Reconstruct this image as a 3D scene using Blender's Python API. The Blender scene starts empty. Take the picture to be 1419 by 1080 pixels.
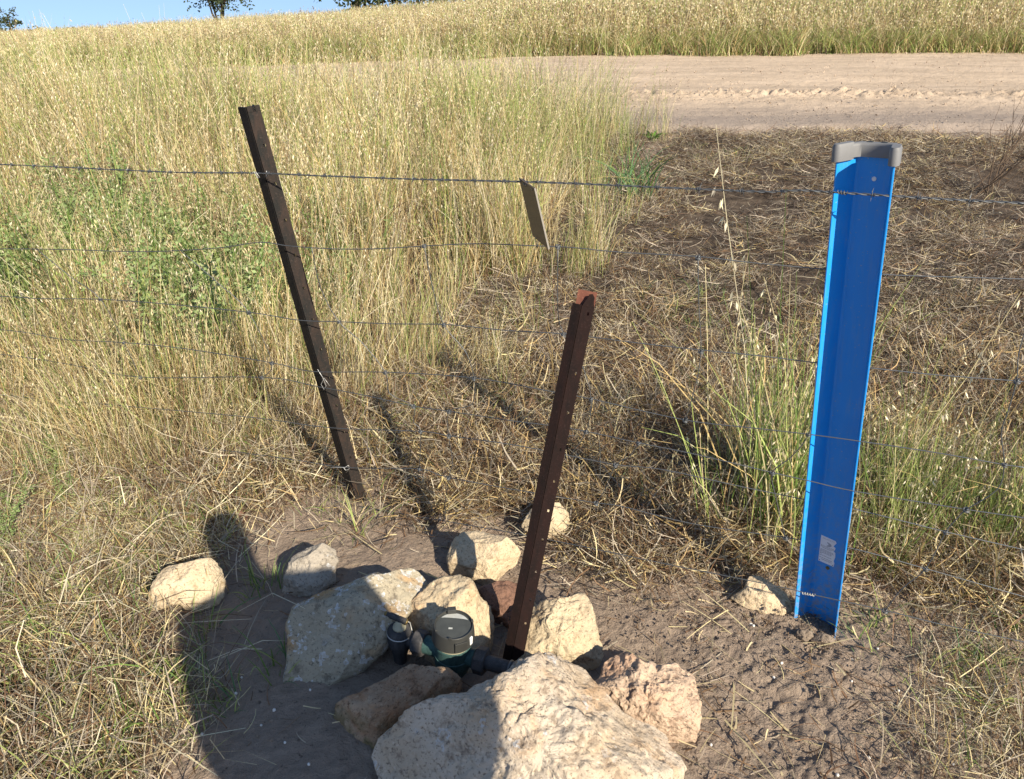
import bpy, math, random
import numpy as np
from mathutils import Vector, Matrix, Euler

random.seed(7)
RNG = np.random.default_rng(7)
scene = bpy.context.scene
COL = scene.collection
R = math.radians

# ------------------------------------------------------------------ camera model
W, H, F = 1419.0, 1080.0, 1071.0
PITCH = R(25.5)
CAMZ = 1.55
SP, CP = math.sin(PITCH), math.cos(PITCH)
SUN_AZ = R(34.0)      # sun behind the viewer, this far to the right
SUN_EL = R(31.0)
TO_SUN = Vector((math.sin(SUN_AZ) * math.cos(SUN_EL), -math.cos(SUN_AZ) * math.cos(SUN_EL), math.sin(SUN_EL)))


def ray(px, py):
    u = (px - W / 2) / F
    v = (py - H / 2) / F
    return np.array([u, CP - SP * v, -(SP + CP * v)])


# ------------------------------------------------------------------ numpy noise
def _hash(ix, iy, iz, seed):
    h = (ix.astype(np.int64) * 374761393 + iy.astype(np.int64) * 668265263 + iz.astype(np.int64) * 2147483647 + seed * 974711) & 0xFFFFFFFF
    h = ((h ^ (h >> 13)) * 1274126177) & 0xFFFFFFFF
    h = (h ^ (h >> 16)) & 0xFFFFFFFF
    h = (h * 2246822519) & 0xFFFFFFFF
    h = (h ^ (h >> 15)) & 0xFFFF
    return h / 65535.0


def vnoise(x, y, z=None, seed=0):
    x = np.asarray(x, float); y = np.asarray(y, float)
    z = np.zeros_like(x) if z is None else np.asarray(z, float)
    xi, yi, zi = np.floor(x), np.floor(y), np.floor(z)
    fx, fy, fz = x - xi, y - yi, z - zi
    fx = fx * fx * fx * (fx * (fx * 6 - 15) + 10)
    fy = fy * fy * fy * (fy * (fy * 6 - 15) + 10)
    fz = fz * fz * fz * (fz * (fz * 6 - 15) + 10)
    r = 0
    for dx in (0, 1):
        for dy in (0, 1):
            for dz in (0, 1):
                w = (fx if dx else 1 - fx) * (fy if dy else 1 - fy) * (fz if dz else 1 - fz)
                r = r + w * _hash(xi + dx, yi + dy, zi + dz, seed)
    return r * 2 - 1


def fbm(x, y, z=None, oct=4, seed=0, gain=.5):
    a, r, f = 1.0, 0, 1.0
    for o in range(oct):
        r = r + a * vnoise(np.asarray(x) * f + o * 17.3, np.asarray(y) * f - o * 9.1, None if z is None else np.asarray(z) * f + o * 5.7, seed + o)
        a *= gain
        f *= 2.03
    return r


def sstep(a, b, x):
    t = np.clip((np.asarray(x, float) - a) / (b - a), 0, 1)
    return t * t * (3 - 2 * t)


# ------------------------------------------------------------------ terrain height
_ZY = np.array([-50, 0, 2.2, 3.2, 8, 15, 17, 30, 50, 62, 100, 300, 900.])
_ZZ = np.array([0, 0, 0, .07, .58, .965, 1.06, 1.48, 2.06, 2.0, 1.1, -6., -30.])


def zsmooth(x, y):
    x = np.asarray(x, float); y = np.asarray(y, float)
    z = np.interp(y, _ZY, _ZZ)
    kl = np.interp(y, [0, 8, 15, 30, 50, 900], [0, .006, .030, .051, .058, .058])
    kr = np.interp(y, [0, 8, 15, 50, 900], [0, .003, .009, .030, .030])
    k = np.where(x < 0, kl, kr)
    xc = np.where(x < 0, -40 * np.tanh(-x / 40.0), 25 * np.tanh(x / 25.0))
    return z + k * xc


def zroad(x, y):
    z = zsmooth(x, y)
    wy = 9.9 + .10 * np.sin(np.asarray(x) * .6) + .06 * x * .1
    wr = np.exp(-((y - wy) / .28) ** 2)
    wm = .55 + .45 * sstep(-.5, .5, vnoise(x * 1.1, y * 0, seed=23))
    z = z + wr * wm * (.014 + .058 * np.abs(fbm(x * 6, y * 6, oct=4, seed=21, gain=.65)))
    z = z + .0045 * fbm(x * 13, y * 15, oct=3, seed=22, gain=.7) * sstep(7.6, 8.2, y)
    z = z - .04 * np.exp(-((y - 11.2) / .5) ** 2) - .035 * np.exp(-((y - 8.9) / .4) ** 2)
    return z + .03


def road_edge(x):
    return 7.95 + .16 * vnoise(np.asarray(x) * .9, np.asarray(x) * 0, seed=5) + .07 * vnoise(np.asarray(x) * 4, np.asarray(x) * 0, seed=6)


def zground(x, y):
    x = np.asarray(x, float); y = np.asarray(y, float)
    z = zsmooth(x, y)
    near = 1 - sstep(3.2, 5.5, y)
    rough = .45 + .55 * sstep(.15, .55, x + .15 * vnoise(x * 3, y * 3, seed=3))
    b = .016 * fbm(x * 2.2, y * 2.2, oct=2, seed=1)
    c = fbm(x * 9, y * 9, oct=3, seed=2)
    b = b + rough * (.006 * c)
    c2 = fbm(x * 21, y * 21, oct=3, seed=12, gain=.7)
    b = b + rough * (.0040 * c2)
    b = b + (.3 + .7 * rough) * .0040 * fbm(x * 58, y * 58, oct=2, seed=4, gain=.8)
    # loose soil heaped at the foot of the blue post
    b = b + .028 * np.exp(-(((x - .90) / .20) ** 2 + ((y - 1.50) / .13) ** 2))
    # hollow round the water meter
    b = b - .03 * np.exp(-(((x + .20) / .16) ** 2 + ((y - 1.50) / .10) ** 2))
    z = z + b * near + .03 * fbm(x * .7, y * .7, oct=2, seed=9) * (1 - near)
    e = road_edge(x)
    inroad = sstep(e - .1, e + .15, y) * (1 - sstep(14.6, 15.2, y))
    return z - .12 * inroad


def ground(px, py, fn=zsmooth):
    d = ray(px, py)
    t = 1.0
    lo = .3
    ts = np.concatenate([np.linspace(.5, 8, 600), np.geomspace(8, 300, 600)])
    zz = CAMZ + d[2] * ts
    g = fn(d[0] * ts, d[1] * ts)
    below = np.where(zz < g)[0]
    if len(below) == 0:
        t = 60.0
    else:
        i = max(below[0], 1)
        a, b = ts[i - 1], ts[i]
        for _ in range(30):
            m = (a + b) / 2
            if CAMZ + d[2] * m < fn(d[0] * m, d[1] * m): b = m
            else: a = m
        t = b
    return Vector((d[0] * t, d[1] * t, CAMZ + d[2] * t))


def at_z(px, py, z):
    d = ray(px, py)
    t = (z - CAMZ) / d[2]
    return Vector((d[0] * t, d[1] * t, z))


def at_t(px, py, t):
    d = ray(px, py)
    return Vector((d[0] * t, d[1] * t, CAMZ + d[2] * t))


# ------------------------------------------------------------------ object helpers
def tag(o, label=None, cat=None, group=None, kind=None):
    if label: o['label'] = label
    if cat: o['category'] = cat
    if group: o['group'] = group
    if kind: o['kind'] = kind
    return o


def thing(name, label, cat, loc=(0, 0, 0), group=None):
    o = bpy.data.objects.new(name, None)
    o.empty_display_size = .05
    o.location = loc
    COL.objects.link(o)
    return tag(o, label, cat, group)


class MB:
    """collects shapes for one mesh"""
    def __init__(s): s.v, s.f, s.c = [], [], []

    def add(s, vs, fs, col=None):
        n = len(s.v)
        s.v.extend([tuple(p) for p in vs])
        s.f.extend([tuple(i + n for i in f) for f in fs])
        s.c.extend([col or (1, 1, 1, 1)] * len(vs))

    def box(s, mn, mx, M=None, col=None):
        x0, y0, z0 = mn; x1, y1, z1 = mx
        vs = [Vector(p) for p in ((x0, y0, z0), (x1, y0, z0), (x1, y1, z0), (x0, y1, z0), (x0, y0, z1), (x1, y0, z1), (x1, y1, z1), (x0, y1, z1))]
        if M: vs = [M @ p for p in vs]
        s.add(vs, [(3, 2, 1, 0), (4, 5, 6, 7), (0, 1, 5, 4), (1, 2, 6, 5), (2, 3, 7, 6), (3, 0, 4, 7)], col)

    def tube(s, pts, rad, n=6, col=None, cap=True):
        pts = [Vector(p) for p in pts]
        if not hasattr(rad, '__len__'): rad = [rad] * len(pts)
        vs, fs = [], []
        up = None
        for i, p in enumerate(pts):
            d = (pts[min(i + 1, len(pts) - 1)] - pts[max(i - 1, 0)])
            d = d.normalized() if d.length > 1e-9 else Vector((0, 0, 1))
            if up is None:
                up = d.orthogonal().normalized()
            up = (up - d * up.dot(d))
            up = up.normalized() if up.length > 1e-6 else d.orthogonal().normalized()
            w = d.cross(up)
            for k in range(n):
                a = 2 * math.pi * k / n
                vs.append(p + (up * math.cos(a) + w * math.sin(a)) * rad[i])
        for i in range(len(pts) - 1):
            for k in range(n):
                a = i * n + k; b = i * n + (k + 1) % n
                fs.append((a, b, b + n, a + n))
        if cap:
            fs.append(tuple(range(n - 1, -1, -1)))
            m = (len(pts) - 1) * n
            fs.append(tuple(range(m, m + n)))
        s.add(vs, fs, col)

    def lathe(s, prof, M=None, n=32, col=None):
        """prof: list of (radius, height) along local +Z"""
        vs, fs = [], []
        for r, h in prof:
            for k in range(n):
                a = 2 * math.pi * k / n
                p = Vector((r * math.cos(a), r * math.sin(a), h))
                vs.append(M @ p if M else p)
        for i in range(len(prof) - 1):
            for k in range(n):
                a = i * n + k; b = i * n + (k + 1) % n
                fs.append((a, b, b + n, a + n))
        fs.append(tuple(range(n - 1, -1, -1)))
        m = (len(prof) - 1) * n
        fs.append(tuple(range(m, m + n)))
        s.add(vs, fs, col)

    def prism(s, poly, z0, z1, M=None, col=None):
        n = len(poly)
        vs = [Vector((x, y, z0)) for x, y in poly] + [Vector((x, y, z1)) for x, y in poly]
        if M: vs = [M @ p for p in vs]
        fs = [tuple(range(n - 1, -1, -1)), tuple(range(n, 2 * n))] + [(i, (i + 1) % n, (i + 1) % n + n, i + n) for i in range(n)]
        s.add(vs, fs, col)

    def mesh(s, name, mat, smooth=False, color=False):
        me = bpy.data.meshes.new(name)
        me.from_pydata(s.v, [], s.f)
        if color:
            a = me.color_attributes.new('tint', 'FLOAT_COLOR', 'POINT')
            a.data.foreach_set('color', np.array(s.c, dtype=np.float32).ravel())
        if mat: me.materials.append(mat)
        if smooth: me.polygons.foreach_set('use_smooth', [True] * len(me.polygons))
        me.update()
        return me

    def build(s, name, mat, parent=None, smooth=False, color=False, origin=None, bevel=0):
        if origin is not None:
            o_ = Vector(origin)
            s.v = [tuple(Vector(p) - o_) for p in s.v]
        me = s.mesh(name, mat, smooth, color)
        o = bpy.data.objects.new(name, me)
        COL.objects.link(o)
        if parent is not None: o.parent = parent
        if origin is not None: o.location = origin
        if bevel:
            b = o.modifiers.new('bevel', 'BEVEL'); b.width = bevel; b.segments = 2; b.limit_method = 'ANGLE'; b.angle_limit = R(35)
        return o


def auto_smooth(o, deg=40):
    me = o.data
    me.polygons.foreach_set('use_smooth', [True] * len(me.polygons))
    try: me.set_sharp_from_angle(angle=R(deg))
    except Exception: pass


# ------------------------------------------------------------------ materials
def newmat(name):
    m = bpy.data.materials.new(name)
    m.use_nodes = True
    nt = m.node_tree
    nt.nodes.clear()
    out = nt.nodes.new('ShaderNodeOutputMaterial')
    return m, nt, out


class N:
    def __init__(s, nt): s.nt = nt
    def __call__(s, t, ins=None, **props):
        n = s.nt.nodes.new('ShaderNode' + t)
        for k, v in props.items(): setattr(n, k, v)
        for k, v in (ins or {}).items():
            if isinstance(v, bpy.types.NodeSocket): s.nt.links.new(v, n.inputs[k])
            else: n.inputs[k].default_value = v
        return n
    def ramp(s, fac, stops, interp='LINEAR'):
        n = s.nt.nodes.new('ShaderNodeValToRGB')
        n.color_ramp.interpolation = interp
        e = n.color_ramp.elements
        while len(e) < len(stops): e.new(.5)
        for i, (p, c) in enumerate(stops):
            e[i].position = p
            if not hasattr(c, '__len__'): c = (c, c, c)
            e[i].color = tuple(c[:3]) + (1,)
        s.nt.links.new(fac, n.inputs[0])
        return n.outputs[0]
    def mix(s, fac, a, b, mode='MIX'):
        n = s.nt.nodes.new('ShaderNodeMix'); n.data_type = 'RGBA'; n.blend_type = mode
        for sock, v in ((n.inputs[0], fac), (n.inputs[6], a), (n.inputs[7], b)):
            if isinstance(v, bpy.types.NodeSocket): s.nt.links.new(v, sock)
            elif hasattr(v, '__len__'): sock.default_value = tuple(v[:3]) + (1,)
            else: sock.default_value = v
        return n.outputs[2]
    def math(s, op, a, b=0.0, c=None):
        n = s.nt.nodes.new('ShaderNodeMath'); n.operation = op
        for i, v in enumerate((a, b) if c is None else (a, b, c)):
            if isinstance(v, bpy.types.NodeSocket): s.nt.links.new(v, n.inputs[i])
            else: n.inputs[i].default_value = v
        return n.outputs[0]
    def noise(s, vec, scale, detail=4, rough=.55, dist=0):
        n = s('TexNoise', {'Vector': vec, 'Scale': scale, 'Detail': detail, 'Roughness': rough, 'Distortion': dist})
        return n.outputs['Fac']
    def vor(s, vec, scale, feature='F1', rand=1):
        n = s('TexVoronoi', {'Vector': vec, 'Scale': scale, 'Randomness': rand}, feature=feature)
        return n.outputs['Distance']
    def bump(s, h, strength, dist, normal=None):
        ins = {'Height': h, 'Strength': strength, 'Distance': dist}
        if normal: ins['Normal'] = normal
        return s('Bump', ins).outputs[0]


def principled(n, out, color, rough=.8, metal=0, normal=None, spec=.3, coat=0):
    b = n('BsdfPrincipled', {'Base Color': color if isinstance(color, bpy.types.NodeSocket) else tuple(color[:3]) + (1,), 'Roughness': rough, 'Metallic': metal, 'Specular IOR Level': spec, 'Coat Weight': coat})
    if normal: n.nt.links.new(normal, b.inputs['Normal'])
    n.nt.links.new(b.outputs[0], out.inputs['Surface'])
    return b


def mat_plain(name, c, rough=.7, metal=0, var=.25, scale=40, bump=.15, spec=.3):
    m, nt, out = newmat(name); n = N(nt)
    tc = n('TexCoord').outputs['Object']
    f = n.noise(tc, scale, 5, .6)
    col = n.mix(f, [x * (1 - var) for x in c], [min(1, x * (1 + var)) for x in c])
    principled(n, out, col, rough, metal, n.bump(f, bump, .002), spec)
    return m


def mat_soil():
    m, nt, out = newmat('soil'); n = N(nt)
    tc = n('NewGeometry').outputs['Position']
    big = n.noise(tc, 1.7, 5, .6)
    mid = n.noise(tc, 22, 6, .65)
    fine = n.noise(tc, 160, 4, .6)
    col = n.ramp(big, [(.3, (.225, .172, .135)), (.55, (.285, .220, .172)), (.72, (.33, .26, .205))])
    col = n.mix(n.ramp(mid, [(.35, 0), (.75, 1)]), col, (.35, .278, .218))
    col = n.mix(n.ramp(fine, [(.58, 0), (.72, 1)]), col, (.30, .245, .195))
    # damp and dark humus crumbs
    col = n.mix(n.ramp(n.noise(tc, 60, 3, .6), [(.62, 0), (.72, .75)]), col, (.075, .056, .045))
    # under grass: dark thatch ground, with shade between the straws painted in
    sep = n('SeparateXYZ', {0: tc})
    far = n.ramp(n.math('ADD', n('Attribute', attribute_name='grass_shade').outputs['Fac'], n.math('MULTIPLY', n.math('SUBTRACT', n.noise(tc, 14, 5, .7), .5), 1.1)), [(.30, 0), (.70, 1)])
    mould_shade = n.mix(n.ramp(n.noise(tc, 9, 6, .7), [(.38, 0), (.68, 1)]), (.040, .030, .024), (.150, .115, .085))
    col = n.mix(far, col, mould_shade)
    # hill ground far away: straw
    hill = n.ramp(n.math('MULTIPLY', sep.outputs['Y'], .02), [(.29, 0), (.33, 1)])
    col = n.mix(hill, col, (.30, .23, .12))
    h = n.math('ADD', n.math('MULTIPLY', n.noise(tc, 70, 5, .75), .7), n.math('MULTIPLY', fine, .45))
    principled(n, out, col, .95, 0, n.bump(h, 1, .014), .15)
    return m


def mat_road():
    m, nt, out = newmat('gravel_road'); n = N(nt)
    tc = n('NewGeometry').outputs['Position']
    mp = n('Mapping', {'Vector': tc, 'Scale': (.35, 1.6, 1)}).outputs[0]
    streak = n.noise(mp, 2.2, 5, .6)
    grit = n.noise(tc, 38, 5, .7)
    col = n.ramp(streak, [(.3, (.40, .315, .235)), (.52, (.50, .395, .295)), (.7, (.57, .455, .345))])
    col = n.mix(n.ramp(grit, [(.54, 0), (.75, .55)]), col, (.66, .57, .46))
    col = n.mix(n.ramp(n.noise(tc, 55, 4, .7), [(.58, 0), (.68, .6)]), col, (.26, .205, .165))
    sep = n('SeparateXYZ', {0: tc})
    edge = n.ramp(n.math('MULTIPLY', n.math('ADD', sep.outputs['Y'], n.math('MULTIPLY', n.math('SUBTRACT', streak, .5), 1.6)), .1), [(.86, .85), (.97, 0)])  # darker band on the near side: shade painted into the road colour
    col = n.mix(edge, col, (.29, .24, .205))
    principled(n, out, col, .95, 0, n.bump(grit, .8, .02), .15)
    return m


def mat_grass():
    m, nt, out = newmat('grass_blades'); n = N(nt)
    att = n('Attribute', attribute_name='tint').outputs['Color']
    rnd = n.noise(n('NewGeometry').outputs['Position'], 3.0, 2, .5)
    hsv = n('HueSaturation', {'Hue': n.math('MULTIPLY_ADD', rnd, .03, .485), 'Saturation': .98, 'Value': n.math('MULTIPLY_ADD', rnd, .8, .62), 'Color': att}).outputs[0]
    b = n('BsdfPrincipled', {'Base Color': hsv, 'Roughness': .6, 'Specular IOR Level': .2})
    t = n('BsdfTranslucent', {'Color': hsv})
    mx = n('MixShader', {0: .25, 1: b.outputs[0], 2: t.outputs[0]})
    nt.links.new(mx.outputs[0], out.inputs['Surface'])
    return m


def mat_rock(name, base, pale, dark, stain, lichen=0.0, pits=.4, moss=0, seed=0):
    m, nt, out = newmat(name); n = N(nt)
    tc = n('Mapping', {'Vector': n('TexCoord').outputs['Object'], 'Location': (seed * 3.1, seed * 1.7, seed * .9)}).outputs[0]
    big = n.noise(tc, 7, 6, .62, .4)
    mid = n.noise(tc, 28, 6, .7)
    fine = n.noise(tc, 140, 4, .7)
    col = n.mix(n.ramp(big, [(.32, 0), (.66, 1)]), base, pale)
    col = n.mix(n.ramp(n.noise(tc, 5.2, 4, .6, .8), [(.56, 0), (.68, .75)]), col, stain)
    col = n.mix(n.ramp(mid, [(.34, .85), (.47, 0)]), col, dark)
    col = n.mix(n.ramp(fine, [(.36, .75), (.44, 0)]), col, [x * .55 for x in dark])
    col = n.mix(n.ramp(n.noise(tc, 75, 3, .6), [(.60, 0), (.70, .6)]), col, [min(.85, x * 1.15) for x in pale])
    if lichen:
        d = n('MixRGB', {0: .10, 1: tc, 2: n('TexNoise', {'Vector': tc, 'Scale': 45.0, 'Detail': 3}).outputs['Color']}, blend_type='ADD').outputs[0]
        vn = n('TexVoronoi', {'Vector': d, 'Scale': 25.0})
        pick = n('SeparateColor', {0: vn.outputs['Color']}).outputs[0]
        disc = n.ramp(vn.outputs['Distance'], [(.10, .45), (.24, .7), (.33, 1), (.41, 0)])
        msk = n.math('MULTIPLY', disc, n.ramp(pick, [(1 - lichen - .02, 0), (1 - lichen + .02, 1)]))
        msk = n.math('MULTIPLY', msk, n.ramp(n.noise(tc, 95, 3, .6), [(.35, .25), (.6, 1)]))
        col = n.mix(msk, col, (.56, .57, .58))
    if moss:
        geo = n('NewGeometry').outputs['Position']
        z = n('SeparateXYZ', {0: geo}).outputs['Z']
        mm = n.math('MULTIPLY', n.ramp(z, [(.0, moss), (.10, 0)]), n.ramp(n.noise(tc, 22, 4, .6), [(.42, 0), (.58, 1)]))
        col = n.mix(mm, col, (.10, .10, .035))
    hcav = n.ramp(n.vor(tc, 36), [(.0, 0), (.35, 1)])
    h = n.math('ADD', n.math('MULTIPLY', mid, .7), n.math('MULTIPLY', fine, .35))
    h = n.math('ADD', h, n.math('MULTIPLY', hcav, pits))
    principled(n, out, col, .92, 0, n.bump(h, .85, .012), .2)
    return m


def mat_blue():
    m, nt, out = newmat('blue_enamel'); n = N(nt)
    tc = n('TexCoord').outputs['Object']
    f = n.noise(tc, 12, 4, .6)
    mp = n('Mapping', {'Vector': tc, 'Scale': (9, 9, 1.2)}).outputs[0]
    streak = n.noise(mp, 10, 5, .65)
    col = n.mix(f, (.012, .262, .74), (.017, .305, .82))
    col = n.mix(n.ramp(streak, [(.50, 0), (.75, .22)]), col, (.25, .34, .46))
    z = n('SeparateXYZ', {0: tc}).outputs['Z']
    dirt = n.math('MULTIPLY', n.ramp(z, [(.0, 1), (.10, .55), (.30, .18), (.60, .0)]), n.ramp(n.noise(tc, 55, 5, .7), [(.46, 0), (.62, 1)]))
    col = n.mix(dirt, col, (.30, .27, .22))
    spk = n.ramp(n.noise(tc, 210, 2, .5), [(.70, 0), (.74, .7)])
    col = n.mix(spk, col, (.35, .38, .40))
    principled(n, out, col, n.ramp(streak, [(.3, .30), (.7, .48)]), 0, n.bump(streak, .06, .002), .45)
    return m


def mat_rust(name, rust, dark, amount=.5, rough=.75, metal=.0):
    m, nt, out = newmat(name); n = N(nt)
    tc = n('TexCoord').outputs['Object']
    mp = n('Mapping', {'Vector': tc, 'Scale': (6, 6, 2.2)}).outputs[0]
    a = n.noise(mp, 7, 6, .68, .3)
    fine = n.noise(tc, 170, 5, .7)
    col = n.mix(n.ramp(a, [(amount - .14, 0), (amount + .14, 1)]), rust, dark)
    col = n.mix(n.ramp(fine, [(.56, 0), (.72, .6)]), col, [min(1, x * 1.9 + .01) for x in rust])
    principled(n, out, col, rough, metal, n.bump(fine, .35, .002), .25)
    return m


M = {}
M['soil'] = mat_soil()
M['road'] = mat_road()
M['grass'] = mat_grass()
M['blue'] = mat_blue()
M['capgrey'] = mat_plain('grey_plastic_cap', (.175, .178, .185), .6, 0, .15, 30, .12, .4)
M['rustshade'] = mat_rust('dark_rust', (.017, .0070, .0058), (.0085, .0046, .0042), .52, .9)  # rust darkened so the right picket looks shaded
M['rustlit'] = mat_rust('sunlit_red_rust', (.17, .070, .045), (.12, .045, .032), .5, .85)  # redder rust, lightened for the sunlit top of the right picket
M['tarshade'] = mat_rust('black_coating_shade', (.012, .010, .010), (.006, .006, .007), .5, .6)  # black coat, also standing in for shade on the side away from the sun
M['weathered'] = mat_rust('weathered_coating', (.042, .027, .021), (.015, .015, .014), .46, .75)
M['wire'] = mat_plain('galvanised_wire', (.15, .16, .17), .5, .75, .3, 60, .1, .5)
M['wirelight'] = mat_plain('bright_tie_wire', (.55, .55, .53), .45, .6, .2, 60, .1, .5)
M['plate'] = mat_plain('brown_plate', (.13, .088, .060), .5, .1, .08, 12, .05, .4)
M['plateedge'] = mat_plain('plate_white_edge', (.24, .22, .19), .5, 0, .08, 12, .05, .4)
M['label'] = mat_plain('white_sticker', (.84, .85, .87), .5, 0, .06, 60, .05, .4)
M['ink'] = mat_plain('sticker_print', (.20, .21, .24), .6, 0, .1, 60, 0, .2)
M['greyink'] = mat_plain('grey_print', (.42, .44, .48), .6, 0, .1, 60, 0, .2)
M['hole'] = mat_plain('hole_light', (.80, .80, .80), .6, 0, .1, 60, 0, .2)  # pale tone for the brightness seen through the hole
M['brass'] = mat_plain('aged_brass', (.22, .16, .06), .45, .7, .3, 90, .2, .4)
M['bronze'] = mat_rust('green_bronze', (.062, .130, .122), (.034, .066, .066), .48, .55, .15)
M['meterblack'] = mat_plain('black_plastic', (.040, .041, .039), .45, 0, .3, 30, .05, .5)
M['lidgrey'] = mat_plain('dusty_glass', (.06, .064, .06), .18, 0, .5, 25, .03, .6)
M['dial'] = mat_plain('glass_glint', (.42, .43, .41), .4, 0, .3, 60, .05, .4)  # pale tone of the reflection on the lid glass, as colour
M['cream'] = mat_plain('cream_paint', (.42, .40, .29), .6, 0, .2, 80, .2, .3)
M['fitting'] = mat_rust('dark_fitting', (.085, .080, .080), (.040, .042, .046), .5, .65, .1)
M['bark'] = mat_plain('bark', (.075, .058, .045), .9, 0, .4, 8, .6, .2)
M['twig'] = mat_plain('dead_twig', (.30, .25, .19), .9, 0, .3, 60, .2, .2)
M['twigdark'] = mat_plain('dark_twig', (.12, .085, .06), .9, 0, .3, 60, .2, .2)
M['leafdark'] = mat_plain('dark_leaves', (.035, .050, .018), .7, 0, .45, 1.5, 0, .3)
M['shell'] = mat_plain('shell', (.66, .64, .60), .5, 0, .15, 300, .1, .4)
M['cloth'] = mat_plain('cloth', (.10, .12, .16), .9, 0, .1, 40, .1, .2)

# ------------------------------------------------------------------ terrain + road
def graded(start, fine_end, step, far, growth, back=None):
    xs = list(np.arange(start, fine_end, step))
    s = step
    while xs[-1] < far:
        s *= growth
        xs.append(xs[-1] + s)
    return xs


def grid_mesh(name, X, Y, Z, mat):
    ny, nx = X.shape
    me = bpy.data.meshes.new(name)
    nv = nx * ny
    me.vertices.add(nv)
    me.vertices.foreach_set('co', np.stack([X, Y, Z], -1).astype(np.float32).ravel())
    i = np.arange(nv).reshape(ny, nx)
    q = np.stack([i[:-1, :-1], i[:-1, 1:], i[1:, 1:], i[1:, :-1]], -1).reshape(-1, 4)
    nf = len(q)
    me.loops.add(nf * 4)
    me.loops.foreach_set('vertex_index', q.astype(np.int32).ravel())
    me.polygons.add(nf)
    me.polygons.foreach_set('loop_start', np.arange(nf, dtype=np.int32) * 4)
    me.polygons.foreach_set('use_smooth', np.ones(nf, dtype=bool))
    me.materials.append(mat)
    me.update(calc_edges=True)
    o = bpy.data.objects.new(name, me)
    COL.objects.link(o)
    return o


ys = graded(.75, 2.6, .0052, 900, 1.03)
ys = [-60, -25, -8, -3, -1, 0, .4] + ys
xr = graded(0, 1.75, .006, 700, 1.045)
xl = graded(0, 1.3, .006, 700, 1.045)
xs = [-x for x in reversed(xl[1:])] + xr
X, Y = np.meshgrid(np.array(xs), np.array(ys))
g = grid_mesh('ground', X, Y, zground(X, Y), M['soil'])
tag(g, 'brown bare soil and rising ground under the grass', 'ground', kind='structure')

rx = np.concatenate([np.arange(-60, -14, .5), np.arange(-14, 14, .03), np.arange(14, 70, .5)])
rt = np.linspace(0, 1, 330)
RX, RT = np.meshgrid(rx, rt)
e0 = road_edge(RX)
e1 = 14.95 + .10 * vnoise(RX * 1.3, RX * 0, seed=8)
RY = e0 + (e1 - e0) * RT
RZ = zroad(RX, RY) - .06 * (1 - sstep(0, .03, RT)) - .06 * sstep(.985, 1, RT)
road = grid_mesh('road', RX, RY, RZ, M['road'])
tag(road, 'pale pinkish gravel road crossing behind the fence', 'road', kind='structure')

def set_grass_shade():
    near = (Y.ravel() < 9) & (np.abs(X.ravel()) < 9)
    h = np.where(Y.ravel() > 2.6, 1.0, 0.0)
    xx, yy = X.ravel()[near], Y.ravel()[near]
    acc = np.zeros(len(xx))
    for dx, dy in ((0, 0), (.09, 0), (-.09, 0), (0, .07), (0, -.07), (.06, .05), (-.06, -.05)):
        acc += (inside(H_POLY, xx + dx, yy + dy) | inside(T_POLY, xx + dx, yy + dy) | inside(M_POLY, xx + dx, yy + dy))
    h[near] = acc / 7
    a = g.data.attributes.new('grass_shade', 'FLOAT', 'POINT')  # mask darkening soil under grass, for shade between the straws
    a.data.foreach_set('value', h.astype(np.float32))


# ------------------------------------------------------------------ grass building blocks
def jit(c, a=.15):
    k = 1 + random.uniform(-a, a)
    return (c[0] * k, c[1] * k * (1 + random.uniform(-.04, .04)), c[2] * k, 1)


STRAW = (.62, .525, .305)
PALE = (.78, .71, .51)
GOLD = (.50, .365, .165)
GREEN = (.135, .215, .050)
LGREEN = (.33, .39, .12)
BLUEGREEN = (.10, .19, .085)
BROWN = (.175, .108, .062)
GREYST = (.41, .355, .275)
PURPLE = (.34, .245, .155)


def ribbon(mb, pts, w, col, twist=None, tipfrac=.15):
    n = len(pts)
    vs, fs = [], []
    side = Vector((random.uniform(-1, 1), random.uniform(-1, 1), random.uniform(-.2, .2))).normalized() if twist is None else twist
    for i, p in enumerate(pts):
        d = pts[min(i + 1, n - 1)] - pts[max(i - 1, 0)]
        s = side - d * (side.dot(d) / max(d.length_squared, 1e-9))
        s = s.normalized() if s.length > 1e-5 else d.orthogonal().normalized()
        k = w * (1 - (1 - tipfrac) * (i / (n - 1)) ** 1.6) * .5
        vs += [p + s * k, p - s * k]
    for i in range(n - 1):
        fs.append((2 * i, 2 * i + 1, 2 * i + 3, 2 * i + 2))
    mb.add(vs, fs, col)


def curve_pts(base, az, h, lean, droop, n):
    pts = []
    d = Vector((math.cos(az), math.sin(az), 0))
    for i in range(n + 1):
        s = i / n
        pts.append(base + d * (lean * s + droop * s ** 2.4) * h + Vector((0, 0, h * (s - .55 * abs(droop) * s ** 3))))
    return pts


def spikelet(mb, p, d, L, wid, col):
    """two open glumes of an oat spikelet hanging from p along d"""
    d = d.normalized()
    s = d.orthogonal().normalized()
    s = (Matrix.Rotation(random.uniform(0, 6.28), 3, d) @ s)
    for sg in (1, -1):
        dd = (d + s * .22 * sg).normalized()
        o = dd.cross(s).normalized()
        a = p; b = p + dd * L * .42 + o * wid * .5; c = p + dd * L; e = p + dd * L * .42 - o * wid * .5
        mb.add([a, b, c, e], [(0, 1, 2, 3)], col)


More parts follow.
